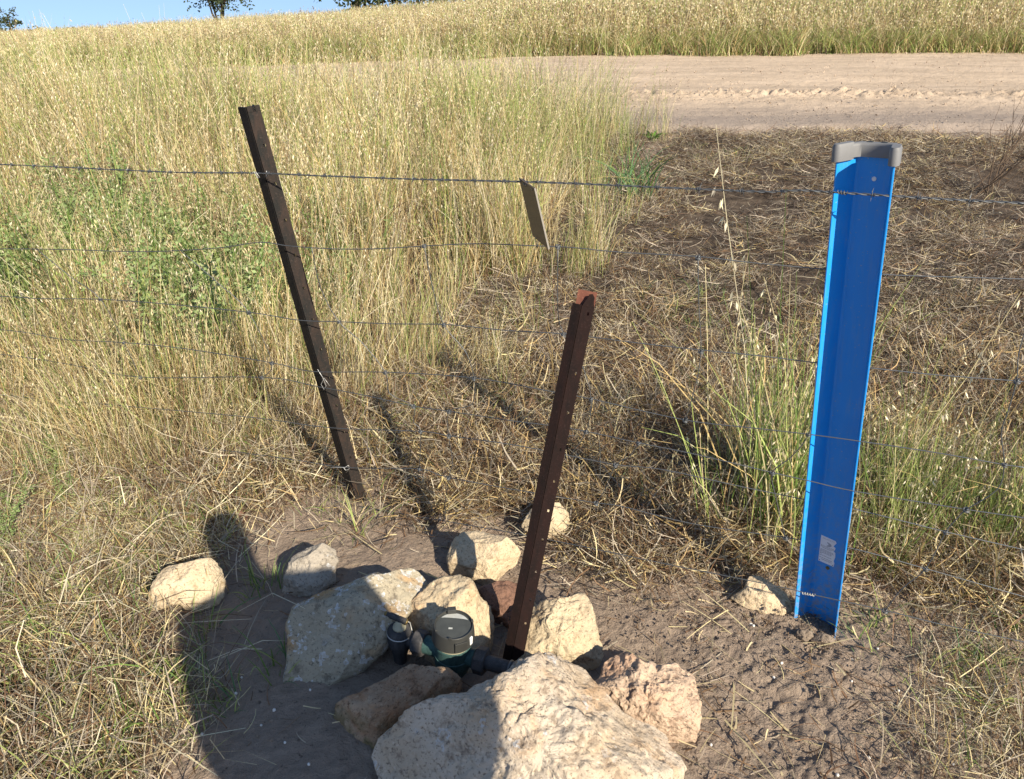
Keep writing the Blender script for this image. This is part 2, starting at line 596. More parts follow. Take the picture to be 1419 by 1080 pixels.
def oat_stem(mb, base, h, az, lean, droop, scol, pcol, heads, w=.0034, L=.021):
    pts = curve_pts(base, az, h, lean, droop, 6)
    ribbon(mb, pts, w, scol, tipfrac=.35)
    top = random.uniform(.62, .80)
    side = az + random.gauss(0, .8)
    for k in range(heads):
        s = top + (1 - top) * (k + random.random()) / heads
        i = min(int(s * 6), 5); f = s * 6 - i
        p = pts[i].lerp(pts[i + 1], f)
        a2 = side + random.gauss(0, .9)
        out = Vector((math.cos(a2), math.sin(a2), random.uniform(-.2, .5)))
        q = p + out * random.uniform(.012, .045) * (1.9 - 1.6 * s)
        mb.add([p, q + Vector((0, 0, .0007)), q - Vector((0, 0, .0007))], [(0, 1, 2)], scol)
        spikelet(mb, q, Vector((out.x * .4, out.y * .4, -random.uniform(.5, 1))), L * random.uniform(.8, 1.2), .0044, jit(pcol, .2))


def tuft_oats(green=0, n=10, hmin=.62, hmax=1.05, leaves=18, spread=.075, heads=(3, 8), lw=.0050, stemw=.0034, wild=.12):
    mb = MB()
    waz = random.uniform(0, 6.28)
    for k in range(n):
        b = Vector((random.gauss(0, spread), random.gauss(0, spread), -.02))
        gr = random.random() < green
        sc = jit(random.choice((LGREEN, LGREEN, GREEN)) if gr else random.choice((STRAW, STRAW, GOLD, PALE, STRAW, BROWN)), .28)
        pc = (LGREEN if (gr and random.random() < .45) else random.choice((PALE, STRAW, STRAW)))
        nh = random.randint(*heads) if random.random() < .62 else 0
        oat_stem(mb, b, random.uniform(hmin, hmax) * random.uniform(.75, 1.1), random.gauss(waz, 1.4), abs(random.gauss(.04, wild)), abs(random.gauss(.04, wild)), sc, pc, nh, stemw)
    for k in range(leaves):
        b = Vector((random.gauss(0, spread), random.gauss(0, spread), -.02))
        gr = random.random() < green
        c = jit(random.choice((GREEN, LGREEN)) if gr else random.choice((STRAW, STRAW, GOLD, BROWN, GREYST, GOLD)), .2)
        h = random.uniform(.25, .80) * hmax
        ribbon(mb, curve_pts(b, random.uniform(0, 6.28), h, abs(random.gauss(.10, .12)), abs(random.gauss(.12, .22)), 4), lw * random.uniform(.5, 1.2), c)
    for k in range(leaves // 3):            # broken straw leaning low down
        b = Vector((random.gauss(0, spread), random.gauss(0, spread), random.uniform(0, .1)))
        a = random.uniform(0, 6.28)
        l = random.uniform(.2, .5)
        e = b + Vector((math.cos(a) * l, math.sin(a) * l, random.uniform(.0, .30)))
        ribbon(mb, [b, b.lerp(e, .5) + Vector((0, 0, .03)), e], .003, jit(random.choice((STRAW, GREYST, BROWN)), .2))
    return mb


def tuft_matted(green=.2):
    mb = MB()
    for k in range(46):
        b = Vector((random.gauss(0, .09), random.gauss(0, .09), random.uniform(-.01, .02)))
        gr = random.random() < green
        c = jit(random.choice((GREEN, LGREEN)) if gr else random.choice((STRAW, GOLD, GREYST, GREYST, BROWN, BROWN, BROWN)), .3)
        h = random.uniform(.04, .15)
        ribbon(mb, curve_pts(b, random.uniform(0, 6.28), h, abs(random.gauss(.2, .4)), random.uniform(.0, .7), 4), random.uniform(.0018, .0038), c)
    for k in range(16):
        b = Vector((random.gauss(0, .11), random.gauss(0, .11), random.uniform(.0, .06)))
        a = random.uniform(0, 6.28); l = random.uniform(.05, .20)
        e = b + Vector((math.cos(a) * l, math.sin(a) * l, random.uniform(-.03, .06)))
        m_ = b.lerp(e, .5) + Vector((random.uniform(-.03, .03), random.uniform(-.03, .03), random.uniform(0, .03)))
        ribbon(mb, [b, m_, e], random.uniform(.0014, .003), jit(random.choice((STRAW, PALE, GREYST, BROWN)), .3), tipfrac=.6)
    return mb


def clump_thatch(n=110, rad=.15, hgt=.05, cols=(GREYST, GREYST, BROWN, BROWN, GOLD, BROWN, STRAW), lmax=.17, curl=1.1):
    mb = MB()
    for k in range(n):
        b = Vector((random.gauss(0, rad * .5), random.gauss(0, rad * .5), random.uniform(0, hgt)))
        a = random.uniform(0, 6.28); l = random.uniform(.03, lmax) * random.uniform(.5, 1)
        bend = random.gauss(0, curl)
        z1 = random.uniform(-.3, .65) * hgt
        pts = []
        x = b.copy()
        for i in range(5):
            pts.append(x.copy())
            x = x + Vector((math.cos(a) * l / 4, math.sin(a) * l / 4, z1 / 2 + random.uniform(-.3, .3) * hgt * .3))
            x.z = max(x.z, .002)
            a += bend / 4
        ribbon(mb, pts, random.choice((.0012, .0016, .002, .0026, .0038)) * random.uniform(.8, 1.2), jit(random.choice(cols), .4), twist=Vector((random.gauss(0, .6), random.gauss(0, .6), 1)).cross(Vector((math.cos(a), math.sin(a), 0))), tipfrac=.5)
    return mb


def tuft_green(n=26, h0=.10, h1=.24, spread=.035, cols=(GREEN, LGREEN, BLUEGREEN), w=.005):
    mb = MB()
    for k in range(n):
        b = Vector((random.gauss(0, spread), random.gauss(0, spread), -.01))
        ribbon(mb, curve_pts(b, random.uniform(0, 6.28), random.uniform(h0, h1), random.uniform(.05, .7), random.uniform(0, .6), 5), w * random.uniform(.7, 1.2), jit(random.choice(cols), .2))
    return mb


def tuft_weed(h=.42):
    mb = MB()
    for k in range(7):
        az = random.uniform(0, 6.28)
        pts = curve_pts(Vector((random.gauss(0, .05), random.gauss(0, .05), 0)), az, h * random.uniform(.6, 1.1), random.uniform(.05, .5), .1, 5)
        mb.tube(pts, [.002] * 6, 3, jit(GREEN), cap=False)
        for j in range(120):
            s = random.uniform(.15, 1) * 5; i = min(int(s), 4)
            p = pts[i].lerp(pts[i + 1], s - i)
            d = Vector((random.gauss(0, 1), random.gauss(0, 1), random.gauss(.25, .6))).normalized()
            L = random.uniform(.008, .019); o = d.orthogonal().normalized() * L * .26
            q = p + d * abs(random.gauss(0, .022))
            mb.add([q, q + d * L * .5 + o, q + d * L, q + d * L * .5 - o], [(0, 1, 2, 3)], jit(random.choice(((.23, .30, .12), (.28, .33, .15), (.18, .25, .09))), .2))
    return mb


def tuft_verge(kind=0):
    """tall dense roadside grass seen from farther off"""
    mb = MB()
    for k in range(16):
        b = Vector((random.gauss(0, .16), random.gauss(0, .14), -.02))
        h = random.uniform(.55, 1.0)
        gr = random.random() < (.40 if kind == 0 else .12)
        c = jit(LGREEN if gr else random.choice((STRAW, STRAW, GOLD, PURPLE)), .2)
        pts = curve_pts(b, random.uniform(0, 6.28), h, abs(random.gauss(.1, .1)), abs(random.gauss(.1, .1)), 3)
        ribbon(mb, pts, .008, c, tipfrac=.5)
        hc = random.choice((PURPLE, PURPLE, PALE, STRAW) if kind == 1 else (PALE, PALE, STRAW, LGREEN))
        for j in range(3):
            p = pts[2].lerp(pts[3], random.random())
            spikelet(mb, p + Vector((random.gauss(0, .025), random.gauss(0, .025), 0)), Vector((random.gauss(0, .5), random.gauss(0, .5), -.6 if kind == 0 else .7)), .050, .014, jit(hc, .15))
    for k in range(16):
        b = Vector((random.gauss(0, .16), random.gauss(0, .15), -.02))
        gr = random.random() < (.55 if kind == 0 else .2)
        c = jit(random.choice((GREEN, LGREEN, LGREEN)) if gr else random.choice((STRAW, GOLD, BROWN)), .2)
        ribbon(mb, curve_pts(b, random.uniform(0, 6.28), random.uniform(.2, .6), random.uniform(0, .5), random.uniform(0, .4), 2), .014, c)
    return mb


REALIZE = True


def make_variants(cname, builders):
    c = bpy.data.collections.new(cname)
    for i, mb in enumerate(builders):
        me = mb.mesh('%s_blades' % cname, M['grass'], False, True)
        o = bpy.data.objects.new('%s_%02d' % (cname, i), me)
        c.objects.link(o)
    return c, len(builders)


def scatter(name, label, cat, pts, var, smin=.8, smax=1.2, tilt=.12, scale=None, idx=None, zs=(1, 1), rotz=None):
    coll, nv = var
    pts = np.array(pts, dtype=np.float32).reshape(-1, 3)
    n = len(pts)
    me = bpy.data.meshes.new(name)
    me.vertices.add(n)
    me.vertices.foreach_set('co', pts.ravel())
    rot = np.stack([RNG.normal(0, tilt, n), RNG.normal(0, tilt, n), RNG.uniform(0, 6.283, n) if rotz is None else np.asarray(rotz)], -1).astype(np.float32)
    s = RNG.uniform(smin, smax, n) if scale is None else np.asarray(scale) * RNG.uniform(smin, smax, n)
    scl = np.stack([s, s, s * RNG.uniform(zs[0], zs[1], n)], -1).astype(np.float32)
    ix = RNG.integers(0, nv, n).astype(np.int32) if idx is None else np.asarray(idx, dtype=np.int32)
    a = me.attributes.new('rot', 'FLOAT_VECTOR', 'POINT'); a.data.foreach_set('vector', rot.ravel())
    a = me.attributes.new('scl', 'FLOAT_VECTOR', 'POINT'); a.data.foreach_set('vector', scl.ravel())
    a = me.attributes.new('pick', 'INT', 'POINT'); a.data.foreach_set('value', ix)
    me.update()
    o = bpy.data.objects.new(name, me)
    COL.objects.link(o)
    ng = bpy.data.node_groups.new(name + '_scatter', 'GeometryNodeTree')
    ng.interface.new_socket('Geometry', in_out='INPUT', socket_type='NodeSocketGeometry')
    ng.interface.new_socket('Geometry', in_out='OUTPUT', socket_type='NodeSocketGeometry')
    gi = ng.nodes.new('NodeGroupInput'); go = ng.nodes.new('NodeGroupOutput')
    ci = ng.nodes.new('GeometryNodeCollectionInfo')
    ci.inputs['Collection'].default_value = coll
    ci.inputs['Separate Children'].default_value = True
    ci.inputs['Reset Children'].default_value = True
    ip = ng.nodes.new('GeometryNodeInstanceOnPoints')
    ip.inputs['Pick Instance'].default_value = True
    ng.links.new(gi.outputs[0], ip.inputs['Points'])
    ng.links.new(ci.outputs[0], ip.inputs['Instance'])
    for attr, typ, sock in (('rot', 'FLOAT_VECTOR', 'Rotation'), ('scl', 'FLOAT_VECTOR', 'Scale'), ('pick', 'INT', 'Instance Index')):
        na = ng.nodes.new('GeometryNodeInputNamedAttribute')
        na.data_type = typ
        na.inputs['Name'].default_value = attr
        ng.links.new(na.outputs[0], ip.inputs[sock])
    if REALIZE:
        ri = ng.nodes.new('GeometryNodeRealizeInstances')
        ng.links.new(ip.outputs[0], ri.inputs[0]); ng.links.new(ri.outputs[0], go.inputs[0])
    else:
        ng.links.new(ip.outputs[0], go.inputs[0])
    md = o.modifiers.new('scatter', 'NODES'); md.node_group = ng
    return tag(o, label, cat, kind='stuff')


def poly_world(px):
    return [(lambda g: (g.x, g.y))(ground(a, b)) for a, b in px]


def inside(poly, x, y):
    x = np.asarray(x); y = np.asarray(y)
    r = np.zeros(x.shape, bool)
    n = len(poly)
    j = n - 1
    for i in range(n):
        xi, yi = poly[i]; xj, yj = poly[j]
        c = ((yi > y) != (yj > y)) & (x < (xj - xi) * (y - yi) / (yj - yi + 1e-12) + xi)
        r ^= c
        j = i
    return r


def sample(n, x0, x1, y0, y1, keep=None):
    x = RNG.uniform(x0, x1, n); y = RNG.uniform(y0, y1, n)
    if keep is not None:
        m = keep(x, y)
        x, y = x[m], y[m]
    return x, y


def in_view(x, y, margin=.55):
    """ground points near the camera's field, with a generous margin"""
    return (np.abs(x) < y * .74 + margin) & (y > .75)


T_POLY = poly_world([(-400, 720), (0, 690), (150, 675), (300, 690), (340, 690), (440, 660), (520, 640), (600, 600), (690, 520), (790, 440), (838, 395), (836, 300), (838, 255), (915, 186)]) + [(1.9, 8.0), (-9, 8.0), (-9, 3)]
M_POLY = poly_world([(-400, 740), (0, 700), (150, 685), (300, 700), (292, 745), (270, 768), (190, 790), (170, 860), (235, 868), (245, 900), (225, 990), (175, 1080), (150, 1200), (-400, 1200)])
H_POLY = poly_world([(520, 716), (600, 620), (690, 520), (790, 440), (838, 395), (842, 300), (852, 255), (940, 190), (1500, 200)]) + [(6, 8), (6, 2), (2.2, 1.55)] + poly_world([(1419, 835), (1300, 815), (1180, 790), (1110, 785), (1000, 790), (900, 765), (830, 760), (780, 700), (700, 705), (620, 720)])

set_grass_shade()
WEEDC = [(ground(170, 425).x, ground(170, 425).y, .55), (ground(310, 510).x, ground(310, 510).y, .35)]
_RK = [(ground(256, 825), .20, .12), (ground(440, 820), .16, .14), (ground(262, 882), .21, .13), (ground(500, 740), .22, .09)]


def near_rocks(x, y):
    r = np.zeros(np.shape(x), bool)
    for p, a, b in _RK: r |= ((x - p.x) / a) ** 2 + ((y - p.y) / b) ** 2 < 1
    return r


# tall oats
random.seed(11)
V_OAT = make_variants('oat_tuft', [tuft_oats(.20) for _ in range(5)] + [tuft_oats(.6, leaves=20) for _ in range(4)] + [tuft_oats(.02, n=4, hmin=.35, hmax=.75, leaves=24, heads=(1, 4)) for _ in range(3)] + [tuft_oats(.08, n=5, hmin=.7, hmax=1.15, leaves=6, heads=(8, 16), stemw=.0042, wild=.34) for _ in range(3)] + [tuft_oats(.24, n=12, hmin=.45, hmax=.90, leaves=24, heads=(0, 2), wild=.20) for _ in range(3)])
x, y = sample(30000, -9, 2.6, 2.0, 8.05, lambda x, y: inside(T_POLY, x + .22 * vnoise(x * 2.3, y * 2.3, seed=73), y + .16 * vnoise(x * 2.3, y * 2.3, seed=74)) & in_view(x, y, .9) & ~near_rocks(x, y))
dens = .16 + .84 * sstep(-.30, .30, fbm(x * 2.2, y * 2.2, oct=2, seed=31))
dens *= 1 - .72 * sstep(-.4, 1.6, x - .12 * y)          # thins out towards the mown patch
dens *= np.interp(y, [2, 3.5, 8], [1.0, .75, .5])
e1 = ~inside(T_POLY, x + .85, y); e2 = ~inside(T_POLY, x + .40, y)
dens = dens * np.where(e2, .28, np.where(e1, .55, 1))
m = RNG.uniform(0, 1, len(x)) < dens
x, y = x[m], y[m]; e1, e2 = e1[m], e2[m]
hs0 = np.where(e2, .68, np.where(e1, .84, 1))
hs = hs0 * np.interp(y, [2.0, 2.5, 3.2, 4.5, 8], [.32, .52, .84, 1.0, .95]) * (1 - .25 * sstep(-.2, 1.4, x - .1 * y)) * (1 + .20 * vnoise(x * 2.1, y * 2.1, seed=33))
for (wx, wy, wr_) in WEEDC:
    hs = hs * (1 - .36 * np.exp(-((x - wx) ** 2 + (y - wy) ** 2) / wr_ ** 2))
gmask = vnoise(x * 1.1 + 3, y * 1.1, seed=35) + .9 * sstep(-1.2, 1.0, x)
pick = np.where(RNG.uniform(0, 1, len(x)) < np.interp(y, [2.2, 3.2, 4.5, 8], [.90, .70, .45, .25]), RNG.choice([9, 10, 11, 15, 16, 17], len(x)), np.where(gmask + RNG.normal(0, .35, len(x)) > .45, RNG.integers(5, 9, len(x)), RNG.integers(0, 5, len(x))))
pick = np.where(RNG.uniform(0, 1, len(x)) < .07, RNG.integers(12, 15, len(x)), pick)
scatter('tall_grass', 'tall straw coloured wild oat grass standing behind the fence', 'grass', np.stack([x, y, zsmooth(x, y)], -1), V_OAT, .85, 1.15, .10, scale=hs, idx=pick)
print('tall', len(x))

# matted low grass at the left
random.seed(12)
V_MAT = make_variants('matted_tuft', [tuft_matted(.07) for _ in range(7)] + [tuft_matted(.40) for _ in range(1)])
x, y = sample(11000, -4, .2, .8, 3.2, lambda x, y: (inside(M_POLY, x + .08 * vnoise(x * 5, y * 5, seed=75), y) | (inside(T_POLY, x, y) & (y < 3.1))) & in_view(x, y, 1.2) & ~near_rocks(x, y))
m = RNG.uniform(0, 1, len(x)) < .40 + .3 * vnoise(x * 4, y * 4, seed=41)
x, y = x[m], y[m]
scatter('matted_grass', 'matted dry grass with green blades lying on the ground at left', 'grass', np.stack([x, y, zground(x, y)], -1), V_MAT, .75, 1.3, .15)
print('mat', len(x))

# cut straw on the mown patch
RK6 = ground(757, 740)
random.seed(13)
V_TH = make_variants('straw_clump', [clump_thatch(120, .17, .042) for _ in range(5)] + [clump_thatch(120, .15, .075) for _ in range(4)] + [clump_thatch(100, .20, .04, (BROWN, GREYST, GREYST, (.17, .135, .11), (.12, .095, .08)), .22) for _ in range(3)])
x, y = sample(40000, -1.3, 6.6, 1.55, 8.3, lambda x, y: (inside(H_POLY, x + .12 * vnoise(x * 3, y * 3, seed=71), y + .12 * vnoise(x * 3, y * 3, seed=72) - .18 * (y > 7.6)) | (inside(T_POLY, x, y) & inside(H_POLY, x + .75, y) & (y > 2.2))) & in_view(x, y, .5) & (((x - RK6.x) / .13) ** 2 + ((y - RK6.y + .06) / .12) ** 2 > 1))
near = 1 - sstep(2.6, 4.2, y)
d = (.16 + .68 * near) * (.62 + .55 * vnoise(x * 2.2, y * 2.2, seed=51)) * np.interp(y, [1.5, 3, 5, 8], [1, .80, .75, .75])
m = RNG.uniform(0, 1, len(x)) < d
x, y = x[m], y[m]
pk = np.where(y + RNG.normal(0, .5, len(x)) > 3.2, RNG.choice([0, 1, 2, 9, 10, 11, 9, 10], len(x)), RNG.integers(0, 10, len(x)))
scatter('cut_straw', 'tangled cut dry grass covering the dark mown ground', 'cut grass', np.stack([x, y, zground(x, y)], -1), V_TH, .8, 1.35, .08, idx=pk)
print('thatch', len(x))

x, y = sample(2900, -.9, 5, 1.7, 7.5, lambda x, y: inside(H_POLY, x + .4, y) & in_view(x, y, .4))
m = RNG.uniform(0, 1, len(x)) < .26 * sstep(-.1, .5, vnoise(x * 1.7, y * 1.7, seed=55))
x, y = x[m], y[m]
ex = [ground(random.uniform(1270, 1480), random.uniform(850, 1080)) for _ in range(34)]
ex = [p for p in ex if random.random() < (p.x / p.y - .40) * 2.4]
x = np.concatenate([x, [p.x for p in ex]]); y = np.concatenate([y, [p.y for p in ex]])
scatter('stubble', 'short rooted stubble and broken stalks standing in the cut grass', 'stubble', np.stack([x, y, zground(x, y)], -1), V_MAT, .6, 1.0, .15)

# crumbs and little clods of soil
random.seed(20)


def crumb():
    mb = MB()
    for k in range(9):
        c = Vector((random.gauss(0, .03), random.gauss(0, .03), 0)); r = random.choice((.0010, .0012, .0015, .0015, .002, .0035)) * random.uniform(.8, 1.3)
        vs = []
        for a, b in ((0, 1), (.8, .5), (2.0, .55), (3.3, .45), (4.4, .6), (5.4, .5)):
            vs.append(c + Vector((math.cos(a) * r * random.uniform(.6, 1.2), math.sin(a) * r * random.uniform(.6, 1.2), r * random.uniform(-.5, .5))))
        t_ = c + Vector((random.uniform(-.4, .4) * r, random.uniform(-.4, .4) * r, r * random.uniform(.3, .6)))
        d_ = c - Vector((0, 0, r))
        n0 = 6
        mb.add(vs + [t_, d_], [(i, (i + 1) % 6, 6) for i in range(6)] + [((i + 1) % 6, i, 7) for i in range(6)])
    return mb


cc_ = bpy.data.collections.new('soil_crumb')
for i in range(5):
    cc_.objects.link(bpy.data.objects.new('soil_crumb_%02d' % i, crumb().mesh('soil_crumb', M['soil'])))
x, y = sample(9000, -1.0, 2.3, .9, 2.4, lambda x, y: in_view(x, y, .2))
m = RNG.uniform(0, 1, len(x)) < (.15 + .85 * sstep(-.1, .6, x)) * (.35 + .65 * sstep(-.3, .4, vnoise(x * 5, y * 5, seed=78)))
x, y = x[m], y[m]
scatter('soil_crumbs', 'small crumbs of dry soil scattered over the bare ground', 'soil', np.stack([x, y, zground(x, y)], -1), (cc_, 5), .6, 1.4, .3)

gc_ = bpy.data.collections.new('road_stone')
for i in range(5):
    gc_.objects.link(bpy.data.objects.new('road_stone_%02d' % i, crumb().mesh('road_stone', M['road'])))
x, y = sample(5200, -4, 11, 8.0, 14.9, lambda x, y: np.abs(x) < y * .74)
m = RNG.uniform(0, 1, len(x)) < .25 + .75 * np.exp(-((y - 9.75) / .35) ** 2) + .3 * (y < 8.8)
x, y = x[m], y[m]
scatter('road_gravel', 'loose gravel stones scattered over the pale road', 'gravel', np.stack([x, y, zroad(x, y) + .002], -1), (gc_, 5), 1.6, 4.5, .3)

# sparse straw bits on the bare soil
random.seed(14)
V_ST = make_variants('straw_bits', [clump_thatch(8, .16, .012, (GREYST, STRAW, BROWN, BROWN), .09, .5) for _ in range(5)] + [clump_thatch(5, .16, .012, (GREYST, STRAW), .20, .4) for _ in range(2)])
x, y = sample(1000, -1.0, 2.0, .9, 2.4, lambda x, y: in_view(x, y, .2))
m = RNG.uniform(0, 1, len(x)) < (.25 + .75 * sstep(-.5, .9, x)) * .8
x, y = x[m], y[m]
scatter('loose_straw', 'loose bits of straw scattered on the bare soil', 'straw', np.stack([x, y, zground(x, y)], -1), V_ST, .7, 1.3, .03)

# upright half green oats either side of the blue post
random.seed(15)
V_UP = make_variants('upright_oat', [tuft_oats(.62, n=5, hmin=.35, hmax=.98, leaves=13, spread=.05, heads=(3, 7), lw=.0058, stemw=.0032) for _ in range(6)] + [tuft_oats(.5, n=4, hmin=.85, hmax=1.18, leaves=5, spread=.05, heads=(6, 11), lw=.0058, stemw=.0034, wild=.10) for _ in range(3)])
px = [(random.uniform(1000, 1112), random.uniform(690, 792)) for _ in range(26)] + [(random.uniform(1180, 1480), random.uniform(720, 815)) for _ in range(66)] + [(random.uniform(1025, 1112), random.uniform(680, 735)) for _ in range(9)] + [(random.uniform(1480, 1900), random.uniform(770, 900)) for _ in range(30)] + [(random.uniform(1180, 1320), random.uniform(650, 760)) for _ in range(26)]
P = [ground(a, b) for a, b in px]
upsc = [(1.0 if a < 1150 else random.choice((.45, .6, .75))) for a, b in px]
scatter('upright_grass', 'half green oat stalks standing either side of the blue post', 'grass', [(p.x, p.y, p.z) for p in P], V_UP, .8, 1.1, .09, scale=upsc, idx=[(random.choice((0, 1, 2, 3, 4, 5, 6, 7, 8)) if a < 1150 else random.choice((0, 1, 2, 3, 4, 5, 6))) for a, b in px])

# leafy green weeds among the oats and low green sprigs
random.seed(16)
V_WEED = make_variants('weed_clump', [tuft_weed() for _ in range(4)])
px = [(random.gauss(150, 90), random.gauss(410, 40)) for _ in range(40)] + [(random.gauss(300, 40), random.gauss(500, 40)) for _ in range(10)] + [(random.gauss(40, 50), random.gauss(720, 30)) for _ in range(5)] + [(random.gauss(400, 60), random.gauss(420, 30)) for _ in range(5)]
P = [ground(a, b) for a, b in px]
sc = [(1.35 if p.y > 2.6 else .45) for p in P]
scatter('leafy_weeds', 'leafy green weeds growing among the dry oats at left', 'weeds', [(p.x, p.y, p.z) for p in P], V_WEED, .8, 1.25, .1, scale=sc)

V_SPRIG = make_variants('green_sprig', [tuft_green(14, .05, .14, .02, w=.004) for _ in range(5)])
px = [(random.uniform(0, 320), random.uniform(720, 1080)) for _ in range(34)] + [(random.uniform(640, 1000), random.uniform(480, 720)) for _ in range(16)] + [(random.uniform(1180, 1419), random.uniform(860, 930)) for _ in range(8)] + [(random.uniform(880, 1050), random.uniform(380, 470)) for _ in range(14)] + [(350, 822), (372, 815), (395, 915), (390, 935)] 
P = [ground(a, b) for a, b in px]
scatter('green_sprigs', 'short green grass sprigs poking out of dry straw and soil', 'grass', [(p.x, p.y, p.z) for p in P], V_SPRIG, .7, 1.25, .1)

# verge and hill beyond the road
random.seed(17)
V_EDGE = make_variants('edge_tuft', [tuft_green(48, .10, .40, .10, (LGREEN, GREEN, STRAW, LGREEN, GOLD, BROWN), .0075) for _ in range(5)])
V_VG = make_variants('verge_tuft', [tuft_verge(0) for _ in range(6)] + [tuft_verge(1) for _ in range(5)])
x1, y1 = sample(6500, -16, 17, 15.0, 18.5, lambda x, y: np.abs(x) < y * .76 + 2)
x2, y2 = sample(8000, -24, 24, 18, 32, lambda x, y: np.abs(x) < y * .74 + 2)
x3, y3 = sample(8000, -50, 50, 32, 64, lambda x, y: np.abs(x) < y * .74 + 2)
m1 = RNG.uniform(0, 1, len(x1)) < .85
m2 = RNG.uniform(0, 1, len(x2)) < .8
x = np.concatenate([x1[m1], x2[m2], x3]); y = np.concatenate([y1[m1], y2[m2], y3])
gm = vnoise(x * .35, y * .6, seed=61) + RNG.normal(0, .35, len(x)) - .05 * (y - 16)
pk = np.where(gm > -.15, RNG.integers(0, 6, len(x)), RNG.integers(6, 11, len(x)))
hs = (1.0 + .12 * vnoise(x * .5, y * .5, seed=62)) * (.62 + .38 * sstep(14.8, 16.0, y)) * np.interp(x / y, [-.7, -.2, .1], [.52, .72, 1.0])
scatter('verge_grass', 'dense tall grass covering the bank and hill beyond the road', 'grass', np.stack([x, y, zsmooth(x, y)], -1), V_VG, .85, 1.2, .08, scale=hs)
print('verge', len(x))
x, y = sample(2600, -13, 13, 14.45, 15.4, lambda x, y: y > 14.75 + .28 * vnoise(x * 1.5, x * 0, seed=63))
scatter('verge_edge_grass', 'low green and dry grass fringing the far edge of the road', 'grass', np.stack([x, y, zsmooth(x, y) + .02], -1), V_EDGE, .8, 1.5, .12)

# ------------------------------------------------------------------ individual plants
def plant(name, label, cat, mb, loc, scale=1, mat='grass', part=None):
    o = mb.build(name, M[mat], None, False, mat == 'grass')
    o.location = loc
    o.scale = (scale,) * 3
    return tag(o, label, cat)


random.seed(18)
mb = tuft_green(70, .12, .34, .07, (BLUEGREEN, GREEN, BLUEGREEN), .006)
plant('green_tussock', 'blue green grass tussock at the edge of the mown patch below the road', 'tussock', mb, ground(876, 268), 1.5)
mb = tuft_green(60, .05, .17, .06, (GREEN, LGREEN, STRAW, GREYST, STRAW, LGREEN), .0045)
plant('grass_tussock', 'small half dry tussock at the foot of the leaning left picket', 'tussock', mb, ground(505, 728), 1.0)
mb = tuft_green(26, .05, .15, .03, (GREEN, LGREEN, LGREEN), .005)
plant('grass_tussock', 'little green tuft between the two pickets under the fence wires', 'tussock', mb, ground(662, 606), 1.1)
mb = tuft_green(30, .04, .13, .03, (LGREEN, STRAW, GREYST), .005)
plant('grass_tussock', 'thin pale tuft in front of the flat pale rock at far left', 'tussock', mb, ground(285, 882), .7)
mb = MB()
for k in range(18):
    b = Vector((random.gauss(0, .02), random.gauss(0, .02), 0)); az = random.uniform(0, 6.28)
    ribbon(mb, curve_pts(b, az, random.uniform(.06, .12), .8, .5, 4), .03, jit((.11, .24, .035)), tipfrac=.2)
plant('broadleaf_weed', 'bright green broad leaved weed at the far corner of the mown patch', 'weed', mb, ground(905, 196), 1.0)

# tall single stalk between the rusty picket and the blue post
mb = MB()
b0 = ground(1044, 705)
top = at_t(992, 172, ray(1044, 705) @ np.array([0, 1, 0]) and 1.93)
st = [Vector((0, 0, 0)), (top - b0) * .45 + Vector((.01, 0, .05)), (top - b0) * .8 + Vector((.0, 0, .02)), top - b0]
mb.tube([st[0], st[0].lerp(st[1], .5), st[1], st[2], st[3]], [.002, .0018, .0016, .0012, .0007], 4, jit(PALE), cap=False)
for k in range(12):
    s = random.uniform(.1, 1); p = st[1].lerp(st[3], s)
    spikelet(mb, p + Vector((random.uniform(-.02, .02), random.uniform(-.02, .02), 0)), Vector((random.uniform(-.4, .4), 0, -1)), .03, .007, jit(PALE))
plant('oat_stalk', 'single tall dry oat stalk bending left, in front of the mown patch', 'oat stalk', mb, b0)
mb = MB()
b0 = ground(1205, 735)
e = at_t(1415, 405, 2.05) - b0
mb.tube([Vector((0, 0, 0)), e * .35 + Vector((-.02, 0, .02)), e * .7, e], [.002, .0018, .0014, .0008], 4, jit(STRAW), cap=False)
for k in range(14):
    s = random.uniform(.55, 1)
    spikelet(mb, e * s + Vector((random.uniform(-.02, .02), random.uniform(-.02, .02), -.01)), Vector((random.uniform(-.4, .4), 0, -1)), .026, .006, jit(PALE))
plant('oat_stalk', 'long thin oat stalk leaning right from beside the blue post', 'oat stalk', mb, b0)


def branching(mb, p, d, L, r, depth, spread=.5, col=None):
    n = 4
    pts = [p]
    for i in range(n):
        d = (d + Vector((random.gauss(0, .10), random.gauss(0, .10), random.gauss(0, .06)))).normalized()
        pts.append(pts[-1] + d * L / n)
    mb.tube(pts, [r * (1 - .45 * i / n) for i in range(n + 1)], 5, col, cap=True)
    ends = [(pts[-1], d)]
    if depth > 0:
        for k in range(random.choice((2, 2, 3))):
            q = pts[random.choice((2, 3, 4))]
            dd = (d + Vector((random.gauss(0, spread), random.gauss(0, spread), random.gauss(.1, spread * .6)))).normalized()
            ends += branching(mb, q, dd, L * random.uniform(.55, .8), r * .55, depth - 1, spread, col)
    return ends


random.seed(19)
mb = MB()
for k in range(11):
    branching(mb, Vector((random.gauss(0, .10), random.gauss(0, .06), 0)), Vector((random.gauss(.25, .4), random.gauss(0, .3), 1)).normalized(), random.uniform(.3, .55), .005, 2, .35)
plant('dead_shrub', 'bare brown twiggy shrub on the mown patch right of the blue post', 'dead shrub', mb, ground(1372, 268), 1.0, 'twigdark')
mb = MB()
random.seed(4)
branching(mb, Vector((0, 0, 0)), Vector((-.2, 0, 1)).normalized(), .16, .0035, 2, .4)
plant('dry_twig', 'pale forked twig standing in the matted grass at left', 'twig', mb, ground(140, 730), 1.1, 'twig')

